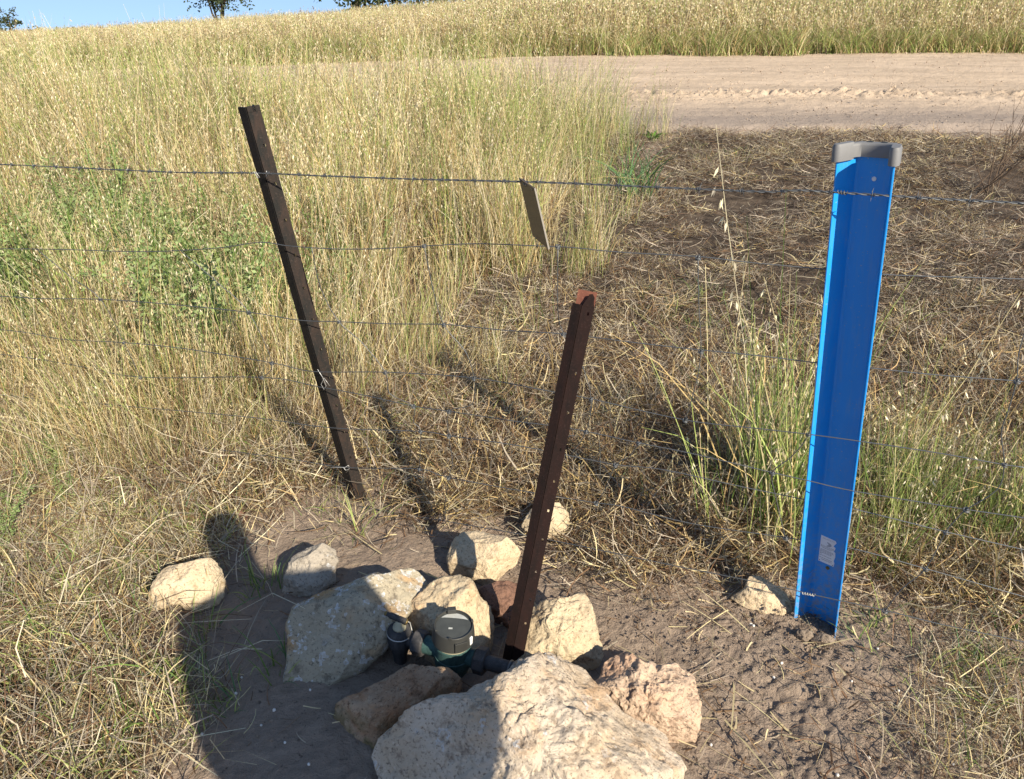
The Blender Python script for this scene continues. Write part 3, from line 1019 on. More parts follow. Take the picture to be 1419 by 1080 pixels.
# ------------------------------------------------------------------ far trees
def tree(name, label, loc, h, trunks, crown_r, crown_z, leaves, leaf, seed, lean=0, flat=.7, trunk_r=.13):
    random.seed(seed)
    root = thing(name, label, 'tree', loc)
    mb = MB(); ends = []
    for k in range(trunks):
        a = 6.28 * k / trunks + random.uniform(-.4, .4)
        d = Vector((math.cos(a) * .42 + lean, math.sin(a) * .42, 1)).normalized() if trunks > 1 else Vector((lean, 0, 1)).normalized()
        ends += branching(mb, Vector((math.cos(a) * .1, math.sin(a) * .1, -.2)), d, h * .55, trunk_r, 3, .55)
    mb.build('trunk', M['bark'], root, True)
    cb = MB()
    clumps = [e[0] for e in ends if e[0].z > crown_z] + [Vector((random.gauss(0, crown_r * .55), random.gauss(0, crown_r * .5), crown_z + abs(random.gauss(crown_r * flat * .6, crown_r * flat * .4)))) for _ in range(28)]
    for j in range(leaves):
        c = random.choice(clumps)
        p = c + Vector((random.gauss(0, crown_r * .13), random.gauss(0, crown_r * .13), random.gauss(0, crown_r * .10)))
        d = Vector((random.gauss(0, 1), random.gauss(0, 1), random.gauss(-.2, .7))).normalized()
        L = leaf * random.uniform(.7, 1.3); o = d.orthogonal().normalized() * L * .3
        cb.add([p, p + d * L * .5 + o, p + d * L, p + d * L * .5 - o], [(0, 1, 2, 3)])
    cb.build('crown', M['leafdark'], root)
    return root


def on_hill(px, dist, dz=0):
    u = (px - W / 2) / F
    x = u * dist / 1.10
    return Vector((x, dist, float(zsmooth(x, dist)) + dz))


tree('small_tree', 'small dark tree with several bare stems on the hill skyline', on_hill(308, 50, .35), 2.7, 5, 1.5, .55, 1500, .17, 3, trunk_r=.07, flat=.55)
tree('spreading_tree', 'dark low branched tree on the hill right of the small stemmed tree', on_hill(497, 54, .3), 3.6, 3, 2.2, .5, 2600, .28, 5, lean=.2)
tree('spreading_tree', 'broad dark leafy tree on the ridge above the road middle', on_hill(590, 54, .3), 4.2, 3, 3.2, .4, 4200, .28, 6, lean=-.1)
tree('spreading_tree', 'rightmost dark tree on the ridge, mostly above the picture', on_hill(676, 54, .4), 4.2, 3, 2.8, .4, 3000, .28, 8)
tree('spreading_tree', 'small dark tree low on the ridge, just right of the broad leafy tree', on_hill(632, 53, .35), 3.6, 3, 2.4, .3, 2200, .28, 12)
tree('far_tree', 'tiny wind bent tree at the far left skyline', Vector((-58, 98, .1)), 2.6, 1, 1.0, 1.0, 700, .22, 9, lean=.35)
for i, (xx, yy, hh) in enumerate(((-83, 150, 2.2), (-78.5, 152, 2.6), (-90, 150, 2.0))):
    lab = ('low grey bush on the distant skyline, nearest the tiny far tree', 'low grey bush on the distant skyline, rightmost beside the hill', 'low grey bush on the distant skyline behind the tiny far tree')[i]
    tree('far_bush', lab, Vector((xx, yy, float(zsmooth(xx, yy)) + 1.6)), hh * .6, 1, 2.0, .2, 700, .5, 30 + i, flat=.5)

# ------------------------------------------------------------------ rocks
def rock(label, outline, hc, depth, seed, mat, planes=7, amp=.035, pit=0.0, res=(150, 84), e=.75, shift=0.0, name='rock'):
    """solid boulder: outline of its broadest section, real depth, flats and weathering"""
    rs = np.random.default_rng(seed)
    cx = sum(p[0] for p in outline) / len(outline); cy = sum(p[1] for p in outline) / len(outline)
    cx = (min(p[0] for p in outline) + max(p[0] for p in outline)) / 2 * .5 + cx * .5
    cy = (min(p[1] for p in outline) + max(p[1] for p in outline)) / 2 * .5 + cy * .5
    C = np.array(at_z(cx, cy, hc))
    w = C - np.array([0, 0, CAMZ]); w /= np.linalg.norm(w)
    U = np.cross(w, [0, 0, 1]); U /= np.linalg.norm(U)
    V = np.cross(U, w)
    pts = []
    for a, b in outline:
        d = ray(a, b)
        t = np.dot(C - np.array([0, 0, CAMZ]), w) / np.dot(d, w)
        p = d * t + np.array([0, 0, CAMZ]) - C
        pts.append((np.dot(p, U), np.dot(p, V)))
    pts = np.array(pts)
    nt, nph = res
    th = np.linspace(0, 2 * np.pi, nt, endpoint=False)
    # radius of the outline in each direction by ray casting
    rad = np.zeros(nt)
    for i, t_ in enumerate(th):
        d = np.array([math.cos(t_), math.sin(t_)])
        best = 0
        for k in range(len(pts)):
            p, q = pts[k], pts[(k + 1) % len(pts)]
            ed = q - p
            den = d[0] * ed[1] - d[1] * ed[0]
            if abs(den) < 1e-12: continue
            s = (p[0] * ed[1] - p[1] * ed[0]) / den
            uu = (p[0] * d[1] - p[1] * d[0]) / den
            if s > 0 and -1e-6 <= uu <= 1 + 1e-6: best = max(best, s)
        rad[i] = best if best > 0 else rad[i - 1]
    for _ in range(2): rad = .25 * np.roll(rad, 1) + .5 * rad + .25 * np.roll(rad, -1)
    size = float(np.mean(rad))
    D = depth * size
    ph = np.linspace(0, np.pi, nph)
    s_, c_ = np.sin(ph), np.cos(ph)
    sr = np.abs(s_) ** e
    cr = np.sign(c_) * np.abs(c_) ** e
    X = (rad[None, :] * np.cos(th)[None, :]) * sr[:, None]
    Y = (rad[None, :] * np.sin(th)[None, :]) * sr[:, None]
    Z = np.repeat((D * cr)[:, None], nt, 1)            # + is towards the viewer
    Pl = np.stack([X, Y, Z], -1)
    # broken flats
    for k in range(planes + 4):
        a = rs.uniform(0, 2 * np.pi); tl = rs.uniform(.25, 1.05)
        nrm = np.array([math.cos(a) * math.sin(tl), math.sin(a) * math.sin(tl), math.cos(tl)])
        sup = (Pl @ nrm).max()
        dcut = sup * rs.uniform(.64, .88)
        over = np.clip(Pl @ nrm - dcut, 0, None)
        Pl = Pl - nrm[None, None, :] * (over * .97)[..., None]
    # weathering
    nrm = Pl / (np.linalg.norm(Pl, axis=-1, keepdims=True) + 1e-9)
    f = 2.2 / size
    o = seed * 7.7
    dsp = fbm(Pl[..., 0] * f + o, Pl[..., 1] * f, Pl[..., 2] * f, oct=7, seed=seed, gain=.58) * amp * size * 1.15
    rid = 1 - np.abs(fbm(Pl[..., 0] * f * 1.7 + o, Pl[..., 1] * f * 1.7, Pl[..., 2] * f * 1.7 + 9, oct=4, seed=seed + 50))
    dsp = dsp - np.clip(rid - .84, 0, 1) * amp * size * 2.6
    if pit:
        pn = fbm(Pl[..., 0] * 34 + o, Pl[..., 1] * 34, Pl[..., 2] * 34, oct=3, seed=seed + 70)
        dsp = dsp - np.clip(pn - .05, 0, .6) * pit
    Pl = Pl + nrm * dsp[..., None]
    Wd = Pl[..., 0:1] * U + Pl[..., 1:2] * V + Pl[..., 2:3] * (-w)
    Wd[0] = Wd[0].mean(0); Wd[-1] = Wd[-1].mean(0)
    Wd = np.concatenate([Wd, Wd[:, :1]], 1)
    o_ = grid_mesh(name, Wd[..., 0][::-1], Wd[..., 1][::-1], Wd[..., 2][::-1], mat)
    import bmesh
    bm = bmesh.new(); bm.from_mesh(o_.data)
    bmesh.ops.remove_doubles(bm, verts=bm.verts, dist=1e-5)
    bmesh.ops.recalc_face_normals(bm, faces=bm.faces)
    bm.to_mesh(o_.data); bm.free()
    for p in o_.data.polygons: p.use_smooth = True
    o_.location = C
    return tag(o_, label, 'rock')


CREAM = ((.46, .37, .25), (.58, .48, .33), (.27, .20, .13), (.47, .31, .18))
mr_cream = mat_rock('cream_limestone', *CREAM, seed=1)
mr_pale = mat_rock('pale_limestone', (.50, .39, .26), (.60, .49, .34), (.32, .24, .15), (.50, .36, .22), pits=.2, seed=2)
mr_lichen = mat_rock('lichen_limestone', (.335, .295, .22), (.42, .37, .275), (.17, .145, .11), (.44, .26, .11), lichen=.62, pits=.3, seed=3)
mr_grey = mat_rock('grey_limestone', (.33, .29, .235), (.43, .385, .325), (.19, .165, .135), (.40, .24, .12), lichen=.08, seed=4)
mr_red = mat_rock('red_stained_limestone', (.37, .225, .135), (.48, .36, .25), (.17, .095, .055), (.40, .175, .075), moss=.8, seed=5)
mr_redb = mat_rock('red_stone', (.19, .105, .075), (.24, .145, .105), (.09, .05, .038), (.21, .105, .07), seed=6)
mr_pit = mat_rock('pitted_limestone', (.48, .345, .245), (.56, .43, .32), (.24, .16, .115), (.50, .30, .19), pits=.8, seed=7)
mr_big = mat_rock('big_limestone', (.45, .35, .245), (.56, .485, .395), (.225, .17, .125), (.52, .33, .18), lichen=.05, pits=.45, seed=8)
mr_clod = mat_rock('soil_clod', (.20, .155, .12), (.26, .21, .165), (.11, .085, .065), (.24, .18, .13), seed=9)

rock('flat pale sandy rock among dry grass at far left', [(192, 850), (205, 818), (218, 795), (232, 784), (262, 779), (292, 771), (306, 782), (320, 804), (316, 826), (302, 838), (280, 848), (262, 847), (247, 838), (222, 846)], .075, .42, 1, mr_pale, 5, .05)
rock('grey rounded rock with a hollow, just behind the lichen covered rock', [(387, 826), (394, 800), (404, 775), (425, 757), (448, 752), (464, 760), (469, 780), (462, 808), (445, 825), (425, 836), (400, 838)], .05, .6, 2, mr_grey, 5, .05)
rock('large grey rock spotted with white lichen, left of the water meter', [(391, 950), (398, 908), (396, 866), (412, 840), (448, 822), (490, 805), (530, 795), (568, 786), (588, 797), (597, 812), (584, 832), (565, 856), (548, 884), (530, 908), (505, 930), (470, 948), (430, 962), (405, 962)], .075, .50, 3, mr_lichen, 0, .04, res=(200, 110))
rock('cream rock leaning directly behind the water meter', [(555, 856), (575, 828), (600, 810), (636, 794), (656, 803), (668, 828), (686, 838), (691, 868), (692, 905), (694, 945), (650, 952), (600, 935), (563, 905)], .06, .55, 41, mr_cream, 7, .06, .006)
rock('cream block behind the picket base, beyond the meter rocks', [(619, 772), (626, 748), (640, 733), (668, 737), (704, 744), (722, 762), (721, 785), (702, 796), (690, 808), (672, 812), (655, 802), (625, 797)], .06, .65, 5, mr_pale, 6, .045)
rock('round pale stone on cut straw, half hidden by the rusty picket', [(722, 730), (734, 706), (755, 695), (775, 697), (789, 712), (789, 730), (776, 746), (745, 750)], .062, .75, 6, mr_cream, 4, .03)
rock('dull red brown stone wedged between the cream rocks by the picket', [(660, 818), (690, 806), (735, 806), (735, 860), (715, 885), (692, 880), (672, 850)], .02, .5, 7, mr_redb, 5, .05)
rock('cream rock at the right of the rusty picket base', [(700, 912), (712, 868), (724, 842), (762, 832), (800, 820), (815, 829), (818, 850), (830, 876), (839, 908), (828, 928), (795, 935), (755, 935), (712, 930)], .06, .6, 48, mr_cream, 7, .055, .008, res=(190, 100))
rock('red stained brown rock below the meter, tilted against the largest rock', [(446, 992), (458, 976), (498, 960), (538, 936), (568, 920), (612, 925), (645, 945), (660, 965), (600, 1010), (555, 1045), (510, 1042), (470, 1030), (455, 1018)], .05, .6, 9, mr_red, 6, .06)
rock('largest boulder, pale and broad, at the bottom edge', [(505, 1085), (518, 1030), (545, 1000), (585, 968), (640, 955), (680, 936), (720, 920), (765, 905), (806, 910), (828, 932), (842, 962), (870, 985), (905, 996), (945, 1010), (962, 1040), (970, 1100), (950, 1180), (840, 1230), (680, 1235), (550, 1190)], .10, .50, 10, mr_big, 8, .05, .003, res=(320, 190))
rock('knobbly pitted pinkish rock right of the largest boulder', [(824, 945), (836, 918), (852, 903), (872, 903), (888, 914), (912, 921), (940, 917), (962, 936), (972, 966), (966, 1005), (962, 1050), (900, 1060), (850, 1030), (830, 985)], .06, .6, 11, mr_pit, 6, .055, .013, res=(260, 140))
rock('small wedge shaped pale stone beside the blue post foot', [(1010, 828), (1030, 818), (1038, 800), (1052, 796), (1070, 808), (1090, 822), (1102, 843), (1099, 856), (1060, 853), (1030, 843)], .045, .5, 12, mr_pale, 5, .06)
rock('flat brown clod against the front of the blue post', [(1121, 888), (1133, 877), (1146, 878), (1158, 886), (1152, 895), (1135, 893)], .045, .6, 13, mr_clod, 4, .06, res=(60, 34), name='clod')
rock('dark crumbly clod at the left edge of the blue post foot', [(1098, 882), (1108, 872), (1124, 874), (1128, 884), (1116, 892)], .04, .6, 14, mr_clod, 4, .09, res=(60, 34), name='clod')
rock('lone little pale pebble on soil right of the blue post', [(1244, 932), (1245, 924), (1251, 922), (1256, 928), (1253, 935)], .008, .8, 15, mr_cream, 3, .04, res=(40, 24), name='pebble')
rock('small brown stone left of the cream block beyond the meter', [(611, 762), (612, 752), (622, 748), (628, 756), (624, 764)], .012, .8, 16, mr_clod, 3, .04, res=(40, 24), name='pebble')
rock('small pinkish stone lying in straw near the mown patch edge', [(928, 448), (935, 436), (952, 433), (960, 440), (952, 449)], .10, .6, 17, mr_pale, 4, .05, res=(40, 24), name='pebble')
rock('dull reddish stone half buried left of the left picket foot', [(318, 722), (322, 708), (340, 706), (344, 718), (336, 726)], .012, .7, 18, mr_redb, 4, .05, res=(40, 24), name='pebble')

# snail shells
sm = MB()
sm.lathe([(.0002, -.004), (.0025, -.0035), (.0042, -.001), (.0042, .001), (.003, .003), (.0012, .0045), (.0002, .005)], None, 10)
sme = sm.mesh('snail_shell', M['shell'], True)
random.seed(21)
spots = [(280, 1018), (428, 1060), (430, 957), (335, 940), (327, 962), (362, 1006), (395, 1030), (1205, 1050), (1240, 960), (1245, 928 + 30), (1083, 920), (1072, 940), (1180, 945), (1290, 930), (1398, 1052), (1040, 866), (1044, 868), (985, 1033), (1160, 1075), (1259, 1030), (1320, 1060), (380, 985), (1180, 915), (1216, 900), (610, 720)]
for a, b in spots:
    gp = ground(a, b, zground)
    o = bpy.data.objects.new('snail_shell', sme)
    COL.objects.link(o)
    o.location = gp + Vector((0, 0, .002))
    o.rotation_euler = (random.uniform(-1, 1), random.uniform(-1, 1), random.uniform(0, 6))
    k = random.uniform(.6, 1.1); o.scale = (k, k, k)
    tag(o, 'tiny white snail shell lying on the bare soil', 'snail shell', 'snail shells scattered on the soil')

# ------------------------------------------------------------------ blue marker post
B0 = ground(1139, 870)
B0 = Vector((B0.x, B0.y, 0))
tt = (B0.y - .02) / ray(1216, 203)[1]
TOPP = at_t(1216, 203, tt)
AX = (TOPP - B0).normalized()
PLEN = (TOPP - B0).length
RAZ = R(42)
Rv = Vector((math.sin(RAZ), -math.cos(RAZ), 0))
Rv = (Rv - AX * Rv.dot(AX)).normalized()
Nv = AX.cross(Rv) * -1
if Nv.dot(Vector((0, -1, 0))) < 0: Nv = -Nv
PM = Matrix(((Rv.x, Nv.x, AX.x, B0.x), (Rv.y, Nv.y, AX.y, B0.y), (Rv.z, Nv.z, AX.z, B0.z), (0, 0, 0, 1)))
post = thing('marker_post', 'bright blue steel channel post with grey cap and small white sticker', 'marker post')
post.matrix_world = PM


def thick_profile(line, t):
    """closed polygon of thickness t around an open polyline (mitred)"""
    L = [Vector((a, b)) for a, b in line]
    lft, rgt = [], []
    for i, p in enumerate(L):
        if i == 0: d = (L[1] - L[0]).normalized(); nn = Vector((-d.y, d.x)); k = 1
        elif i == len(L) - 1: d = (L[-1] - L[-2]).normalized(); nn = Vector((-d.y, d.x)); k = 1
        else:
            d1 = (L[i] - L[i - 1]).normalized(); d2 = (L[i + 1] - L[i]).normalized()
            n1 = Vector((-d1.y, d1.x)); n2 = Vector((-d2.y, d2.x))
            nn = (n1 + n2).normalized(); k = 1 / max(.4, nn.dot(n1))
        lft.append(p + nn * t * .5 * k); rgt.append(p - nn * t * .5 * k)
    return [tuple(p) for p in lft + rgt[::-1]]


HW, HT, DP = .037, .0605, .050
prof_line = [(-HT, DP), (-HW - .003, .004), (-HW + .002, 0), (HW - .002, 0), (HW + .003, .004), (HT, DP)]
mb = MB()
poly = thick_profile(prof_line, .0042)
NZ = 40
zs_ = np.linspace(-.25, PLEN - .003, NZ)
vs, fs = [], []
for z in zs_:
    for a, b in poly: vs.append((a, b, z))
npf = len(poly)
for i in range(NZ - 1):
    for k in range(npf):
        a = i * npf + k; b = i * npf + (k + 1) % npf
        fs.append((a, b, b + npf, a + npf))
half = npf // 2
for k in range(half - 1):      # end caps as strips
    fs.append((k, npf - 1 - k, npf - 2 - k, k + 1))
    m0 = (NZ - 1) * npf
    fs.append((m0 + k, m0 + k + 1, m0 + npf - 2 - k, m0 + npf - 1 - k))
mb.add(vs, fs)
ch = mb.build('channel', M['blue'], post)
import bmesh
bm = bmesh.new(); bm.from_mesh(ch.data); bmesh.ops.recalc_face_normals(bm, faces=bm.faces); bm.to_mesh(ch.data); bm.free()
bv = ch.modifiers.new('bevel', 'BEVEL'); bv.width = .0012; bv.segments = 2; bv.limit_method = 'ANGLE'; bv.angle_limit = R(20)
# cap: a moulded sleeve following the channel, with fat rounded lugs
mb = MB()


def capsule_outline(line, t, n=8):
    L = [Vector((a, b)) for a, b in line]
    base = thick_profile(line, t)
    h = len(line)
    l, r_ = [Vector(p) for p in base[:h]], [Vector(p) for p in base[h:]]
    out = list(l)
    end = L[-1]; d = (L[-1] - L[-2]).normalized(); nn = Vector((-d.y, d.x))
    for i in range(1, n): a = math.pi * i / n; out.append(end + nn * math.cos(a) * t * .5 + d * math.sin(a) * t * .5)
    out += r_
    st = L[0]; d = (L[0] - L[1]).normalized(); nn = Vector((-d.y, d.x))
    for i in range(1, n): a = math.pi * i / n; out.append(st + nn * math.cos(a) * t * .5 + d * math.sin(a) * t * .5)
    return [tuple(p) for p in out]


capline = [(-HT + .001, DP + .001), (-HW - .006, .012), (-HW + .004, .0), (HW - .004, .0), (HW + .006, .012), (HT - .001, DP + .001)]
Z0, Z1 = PLEN - .021, PLEN + .008
ol = capsule_outline(capline, .019)
olt = capsule_outline(capline, .0165)
olt2 = capsule_outline(capline, .010)
n_ = len(ol)
rings = [(ol, Z0), (ol, Z1 - .006), (olt, Z1 - .0018), (olt2, Z1)]
vs = [(p[0], p[1], z) for o_, z in rings for p in o_]
fs = []
for r_i in range(3):
    for k in range(n_):
        a = r_i * n_ + k; b = r_i * n_ + (k + 1) % n_
        fs.append((a, b, b + n_, a + n_))
fs.append(tuple(range(3 * n_, 4 * n_)))
fs.append(tuple(range(n_ - 1, -1, -1)))
mb.add(vs, fs)
# lugs hang a little lower than the back wall
for sg in (-1, 1):
    p0 = Vector((sg * (HT - .001), DP + .001)); p1 = Vector((sg * (HW + .012), .022))
    oo = capsule_outline([tuple(p1), tuple(p0)], .0215)
    oo2 = capsule_outline([tuple(p1), tuple(p0)], .016)
    k_ = len(oo)
    rr = [(oo, Z0 - .004), (oo, Z1 - .004), (oo2, Z1 + .0025)]
    vs = [(p[0], p[1], z) for o_, z in rr for p in o_]
    fs = [(i * k_ + j, i * k_ + (j + 1) % k_, (i + 1) * k_ + (j + 1) % k_, (i + 1) * k_ + j) for i in range(2) for j in range(k_)]
    fs += [tuple(range(2 * k_, 3 * k_)), tuple(range(k_ - 1, -1, -1))]
    mb.add(vs, fs)
cap = mb.build('cap', M['capgrey'], post)
bm = bmesh.new(); bm.from_mesh(cap.data); bmesh.ops.recalc_face_normals(bm, faces=bm.faces); bm.to_mesh(cap.data); bm.free()
auto_smooth(cap, 50)
mb = MB()
for xx in (-.016, .014):
    mb.box((xx - .006, -.0035, Z1 - .001), (xx + .006, .0035, Z1 + .0012))
mb.build('slot', M['meterblack'], cap)
# pale disc for the light through a hole near the top, bolt near the foot
mb = MB()
mb.lathe([(.0048, 0), (.0048, .0012), (.0002, .0012)], Matrix.Translation((.002, .0022, PLEN - .066)) @ Matrix.Rotation(-math.pi / 2, 4, 'X'), 18)
tag(mb.build('hole', M['hole'], post), 'small pale disc for the light through a round hole under the cap')
mb = MB()
mb.lathe([(.0058, 0), (.0058, .002), (.004, .0035), (.0002, .0035)], Matrix.Translation((-.002, .0021, .215)) @ Matrix.Rotation(-math.pi / 2, 4, 'X'), 6)
mb.build('bolt', M['brass'], post)
# sticker with torn right edge
sx0, sx1, sz0, sz1 = -.030, .013, .226, .312
edge = [(sx1, sz0 + .001), (sx1 + .0015, sz0 + .012), (sx1 - .001, sz0 + .02), (sx1 + .002, sz0 + .033), (sx1 + .001, sz0 + .047), (sx1 - .004, sz0 + .051), (sx1 - .001, sz0 + .057), (sx1 + .0, sz0 + .063), (sx1 - .006, sz0 + .066), (sx1 - .002, sz0 + .074), (sx1 + .001, sz0 + .079), (sx1 - .002, sz1 - .001)]
mb = MB()
pl = [(sx0, sz0), ] + edge + [(sx0 + .001, sz1)]
ROT = Matrix(((1, 0, 0, 0), (0, 0, 1, .0022), (0, 1, 0, 0), (0, 0, 0, 1)))
mb.prism(pl, 0, .0006, ROT)
stk = mb.build('sticker', M['label'], post)
bm = bmesh.new(); bm.from_mesh(stk.data); bmesh.ops.recalc_face_normals(bm, faces=bm.faces); bm.to_mesh(stk.data); bm.free()
mb = MB()
random.seed(31)


def dash_line(z, x0, x1, hgt=.0010):
    x = x0
    while x < x1 - .002:
        l = min(random.uniform(.003, .008), x1 - x)
        mb.box((x, .0028, z), (x + l, .0031, z + hgt))
        x += l + .0011


for z, a, b in ((.281, sx0 + .003, sx1 - .004), (.2775, sx0 + .003, sx1 - .003), (.274, sx0 + .008, sx1 - .010), (.268, sx0 + .003, sx1 - .004), (.2645, sx0 + .002, sx1 - .003), (.261, sx0 + .002, sx1 - .008), (.2575, sx0 + .002, sx1 - .006), (.254, sx0 + .002, sx0 + .008), (.2485, sx0 + .001, sx1 - .006), (.2405, sx0 + .002, sx1 - .003), (.2355, sx0 + .008, sx1 - .006)):
    dash_line(z, a, b)
for xx in (sx0 + .003, sx1 - .003):
    mb.box((xx - .0013, .0028, sz0 + .003), (xx + .0013, .0032, sz0 + .0056))
mb.build('print', M['ink'], stk)
mb = MB()
# curved arrow emblem
for r0, r1, cx_, cz_ in ((.004, .0075, -.013, .2905), (.0042, .0066, -.0085, .2905)):
    arc = [(cx_ + r1 * 1.6 * math.sin(a), cz_ + r1 * math.cos(a)) for a in np.linspace(.25, 2.9, 9)]
    arc2 = [(cx_ + r0 * 1.6 * math.sin(a), cz_ + r0 * math.cos(a)) for a in np.linspace(2.9, .25, 9)]
    for i in range(8):
        q = [arc[i], arc[i + 1], arc2[7 - i], arc2[8 - i]]
        mb.add([(p[0], .0031, p[1]) for p in q], [(0, 1, 2, 3)])
mb.build('emblem', M['greyink'], stk)
fc = bpy.data.curves.new('maker_name', 'FONT')
fc.body = 'DELNORTH'; fc.size = .0062; fc.align_x = 'CENTER'
fo = bpy.data.objects.new('tmp_text', fc)
COL.objects.link(fo)
dg = bpy.context.evaluated_depsgraph_get()
tm = bpy.data.meshes.new_from_object(fo.evaluated_get(dg))
bpy.data.objects.remove(fo)
tm.materials.clear(); tm.materials.append(M['greyink'])
to = bpy.data.objects.new('lettering', tm)
COL.objects.link(to); to.parent = stk
to.matrix_local = Matrix(((1, 0, 0, -.0075), (0, 0, -1, .0031), (0, 1, 0, .3035), (0, 0, 0, 1)))

# ------------------------------------------------------------------ steel pickets
def plate_with_holes(mb, M4, x0, x1, z0, z1, t, holes, hw=.0032, hh=.0045, top=None):
    """plate in local XZ, thickness t along Y, rectangular punched holes at (x, z)"""
    hx = sum(h[0] for h in holes) / len(holes) if holes else (x0 + x1) / 2
    xs_ = [x0, hx - hw, hx + hw, x1]
    zz = sorted({z0, z1} | {h[1] - hh for h in holes} | {h[1] + hh for h in holes})
    def q(a, b, c, d): mb.add([M4 @ Vector(p) for p in (a, b, c, d)], [(0, 1, 2, 3)])
    for i in range(3):
        for j in range(len(zz) - 1):
            mid = (zz[j] + zz[j + 1]) / 2
            ish = i == 1 and any(abs(mid - h[1]) < hh for h in holes)
            xa, xb, za, zb = xs_[i], xs_[i + 1], zz[j], zz[j + 1]
            if ish:
                q((xa, -t / 2, za), (xa, t / 2, za), (xa, t / 2, zb), (xa, -t / 2, zb))
                q((xb, t / 2, za), (xb, -t / 2, za), (xb, -t / 2, zb), (xb, t / 2, zb))
                q((xa, -t / 2, za), (xb, -t / 2, za), (xb, t / 2, za), (xa, t / 2, za))
                q((xa, t / 2, zb), (xb, t / 2, zb), (xb, -t / 2, zb), (xa, -t / 2, zb))
                continue
            q((xa, -t / 2, za), (xb, -t / 2, za), (xb, -t / 2, zb), (xa, -t / 2, zb))
            q((xb, t / 2, za), (xa, t / 2, za), (xa, t / 2, zb), (xb, t / 2, zb))
    q((x0, t / 2, z0), (x0, -t / 2, z0), (x0, -t / 2, z1), (x0, t / 2, z1))
    q((x1, -t / 2, z0), (x1, t / 2, z0), (x1, t / 2, z1), (x1, -t / 2, z1))
    q((x0, -t / 2, z1), (x1, -t / 2, z1), (x1, t / 2, z1), (x0, t / 2, z1))


def frame_matrix(base, top, az):
    a = (top - base).normalized()
    r = Vector((math.cos(az), math.sin(az), 0))
    r = (r - a * r.dot(a)).normalized()
    n = a.cross(r)
    return Matrix(((r.x, n.x, a.x, base.x), (r.y, n.y, a.y, base.y), (r.z, n.z, a.z, base.z), (0, 0, 0, 1)))


# leaning left picket
LB = ground(496, 700)
LT = at_t(341, 148, 2.02)
lp = thing('steel_picket', 'tall black and brown steel picket leaning left in the grass', 'fence picket', LB, )
LM = frame_matrix(LB, LT, R(22))      # local X: along the lit face, to the right and away
LL = (LT - LB).length
inv = Matrix.Translation(-LB)
mb = MB()
MLf = inv @ LM
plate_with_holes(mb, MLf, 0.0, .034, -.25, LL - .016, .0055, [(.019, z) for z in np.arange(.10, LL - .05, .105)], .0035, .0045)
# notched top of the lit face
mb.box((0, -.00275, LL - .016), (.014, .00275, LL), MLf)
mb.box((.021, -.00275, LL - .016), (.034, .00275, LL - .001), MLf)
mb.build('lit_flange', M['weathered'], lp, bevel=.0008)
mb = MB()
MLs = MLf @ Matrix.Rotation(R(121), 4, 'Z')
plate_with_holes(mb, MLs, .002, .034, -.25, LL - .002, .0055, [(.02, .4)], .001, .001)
mb.build('side_flange', M['tarshade'], lp, bevel=.0008)
mb = MB()
MLr = MLf @ Matrix.Translation((.016, .003, 0)) @ Matrix.Rotation(R(80), 4, 'Z')
plate_with_holes(mb, MLr, 0, .026, -.25, LL - .003, .005, [(.02, .4)], .001, .001)
mb.build('stem', M['tarshade'], lp)

# leaning rusty picket near the meter
RB = ground(708, 925)
RB = Vector((RB.x, RB.y, -.02))
RT_ = at_t(814, 404, 1.83)
rp = thing('steel_picket', 'dark rusty steel picket leaning right beside the water meter', 'fence picket', RB)
RM = Matrix.Translation(-RB) @ frame_matrix(RB, RT_, R(-6))
RL = (RT_ - RB).length
mb = MB()
plate_with_holes(mb, RM, -.006, .024, -.2, RL - .036, .005, [(.012, RL - .052), (.012, RL - .20), (.012, RL - .30), (.012, RL - .395), (.012, RL - .48), (.012, RL - .56), (.012, RL - .64), (.012, RL - .73), (.012, RL - .81), (.012, RL - .88)], .0024, .0042)
# tapered nib on top of the front flange
nib = [(-.006, RL - .036), (.024, RL - .036), (.020, RL - .022), (.020, RL - .012), (.014, RL - .004), (.006, RL - .006), (.004, RL - .014), (.000, RL - .022)]
XZ = Matrix(((1, 0, 0, 0), (0, 0, -1, 0), (0, 1, 0, 0), (0, 0, 0, 1)))
mb.prism(nib, -.0025, .0025, RM @ XZ)
mb.build('front_flange', M['rustshade'], rp, bevel=.0006)
mb = MB()
MRs = RM @ Matrix.Translation((-.007, .0, 0)) @ Matrix.Rotation(R(152), 4, 'Z')
plate_with_holes(mb, MRs, 0, .024, -.2, RL - .034, .005, [(.01, .3)], .001, .001)
mb.build('side_flange', M['rustshade'], rp)
mb = MB()
plate_with_holes(mb, RM @ Matrix.Translation((0, .016, 0)), -.024, .004, -.2, RL - .070, .005, [(-.01, .3)], .001, .001)
plate_with_holes(mb, RM @ Matrix.Translation((0, .016, 0)), -.022, .024, RL - .070, RL, .005, [(.004, RL - .06)], .001, .001)
plate_with_holes(mb, RM @ Matrix.Translation((.002, .0165, 0)) @ Matrix.Rotation(R(90), 4, 'Z'), .003, .028, -.2, RL - .003, .005, [(.01, .3)], .001, .001)
mb.build('back_flange', M['rustlit'], rp)

for f_ in rp.children:
    bm = bmesh.new(); bm.from_mesh(f_.data); bmesh.ops.recalc_face_normals(bm, faces=bm.faces); bm.to_mesh(f_.data); bm.free()

# ------------------------------------------------------------------ fence wires
def lerp_axis(b, t, z):
    k = (z - b.z) / (t.z - b.z)
    return b + (t - b) * k


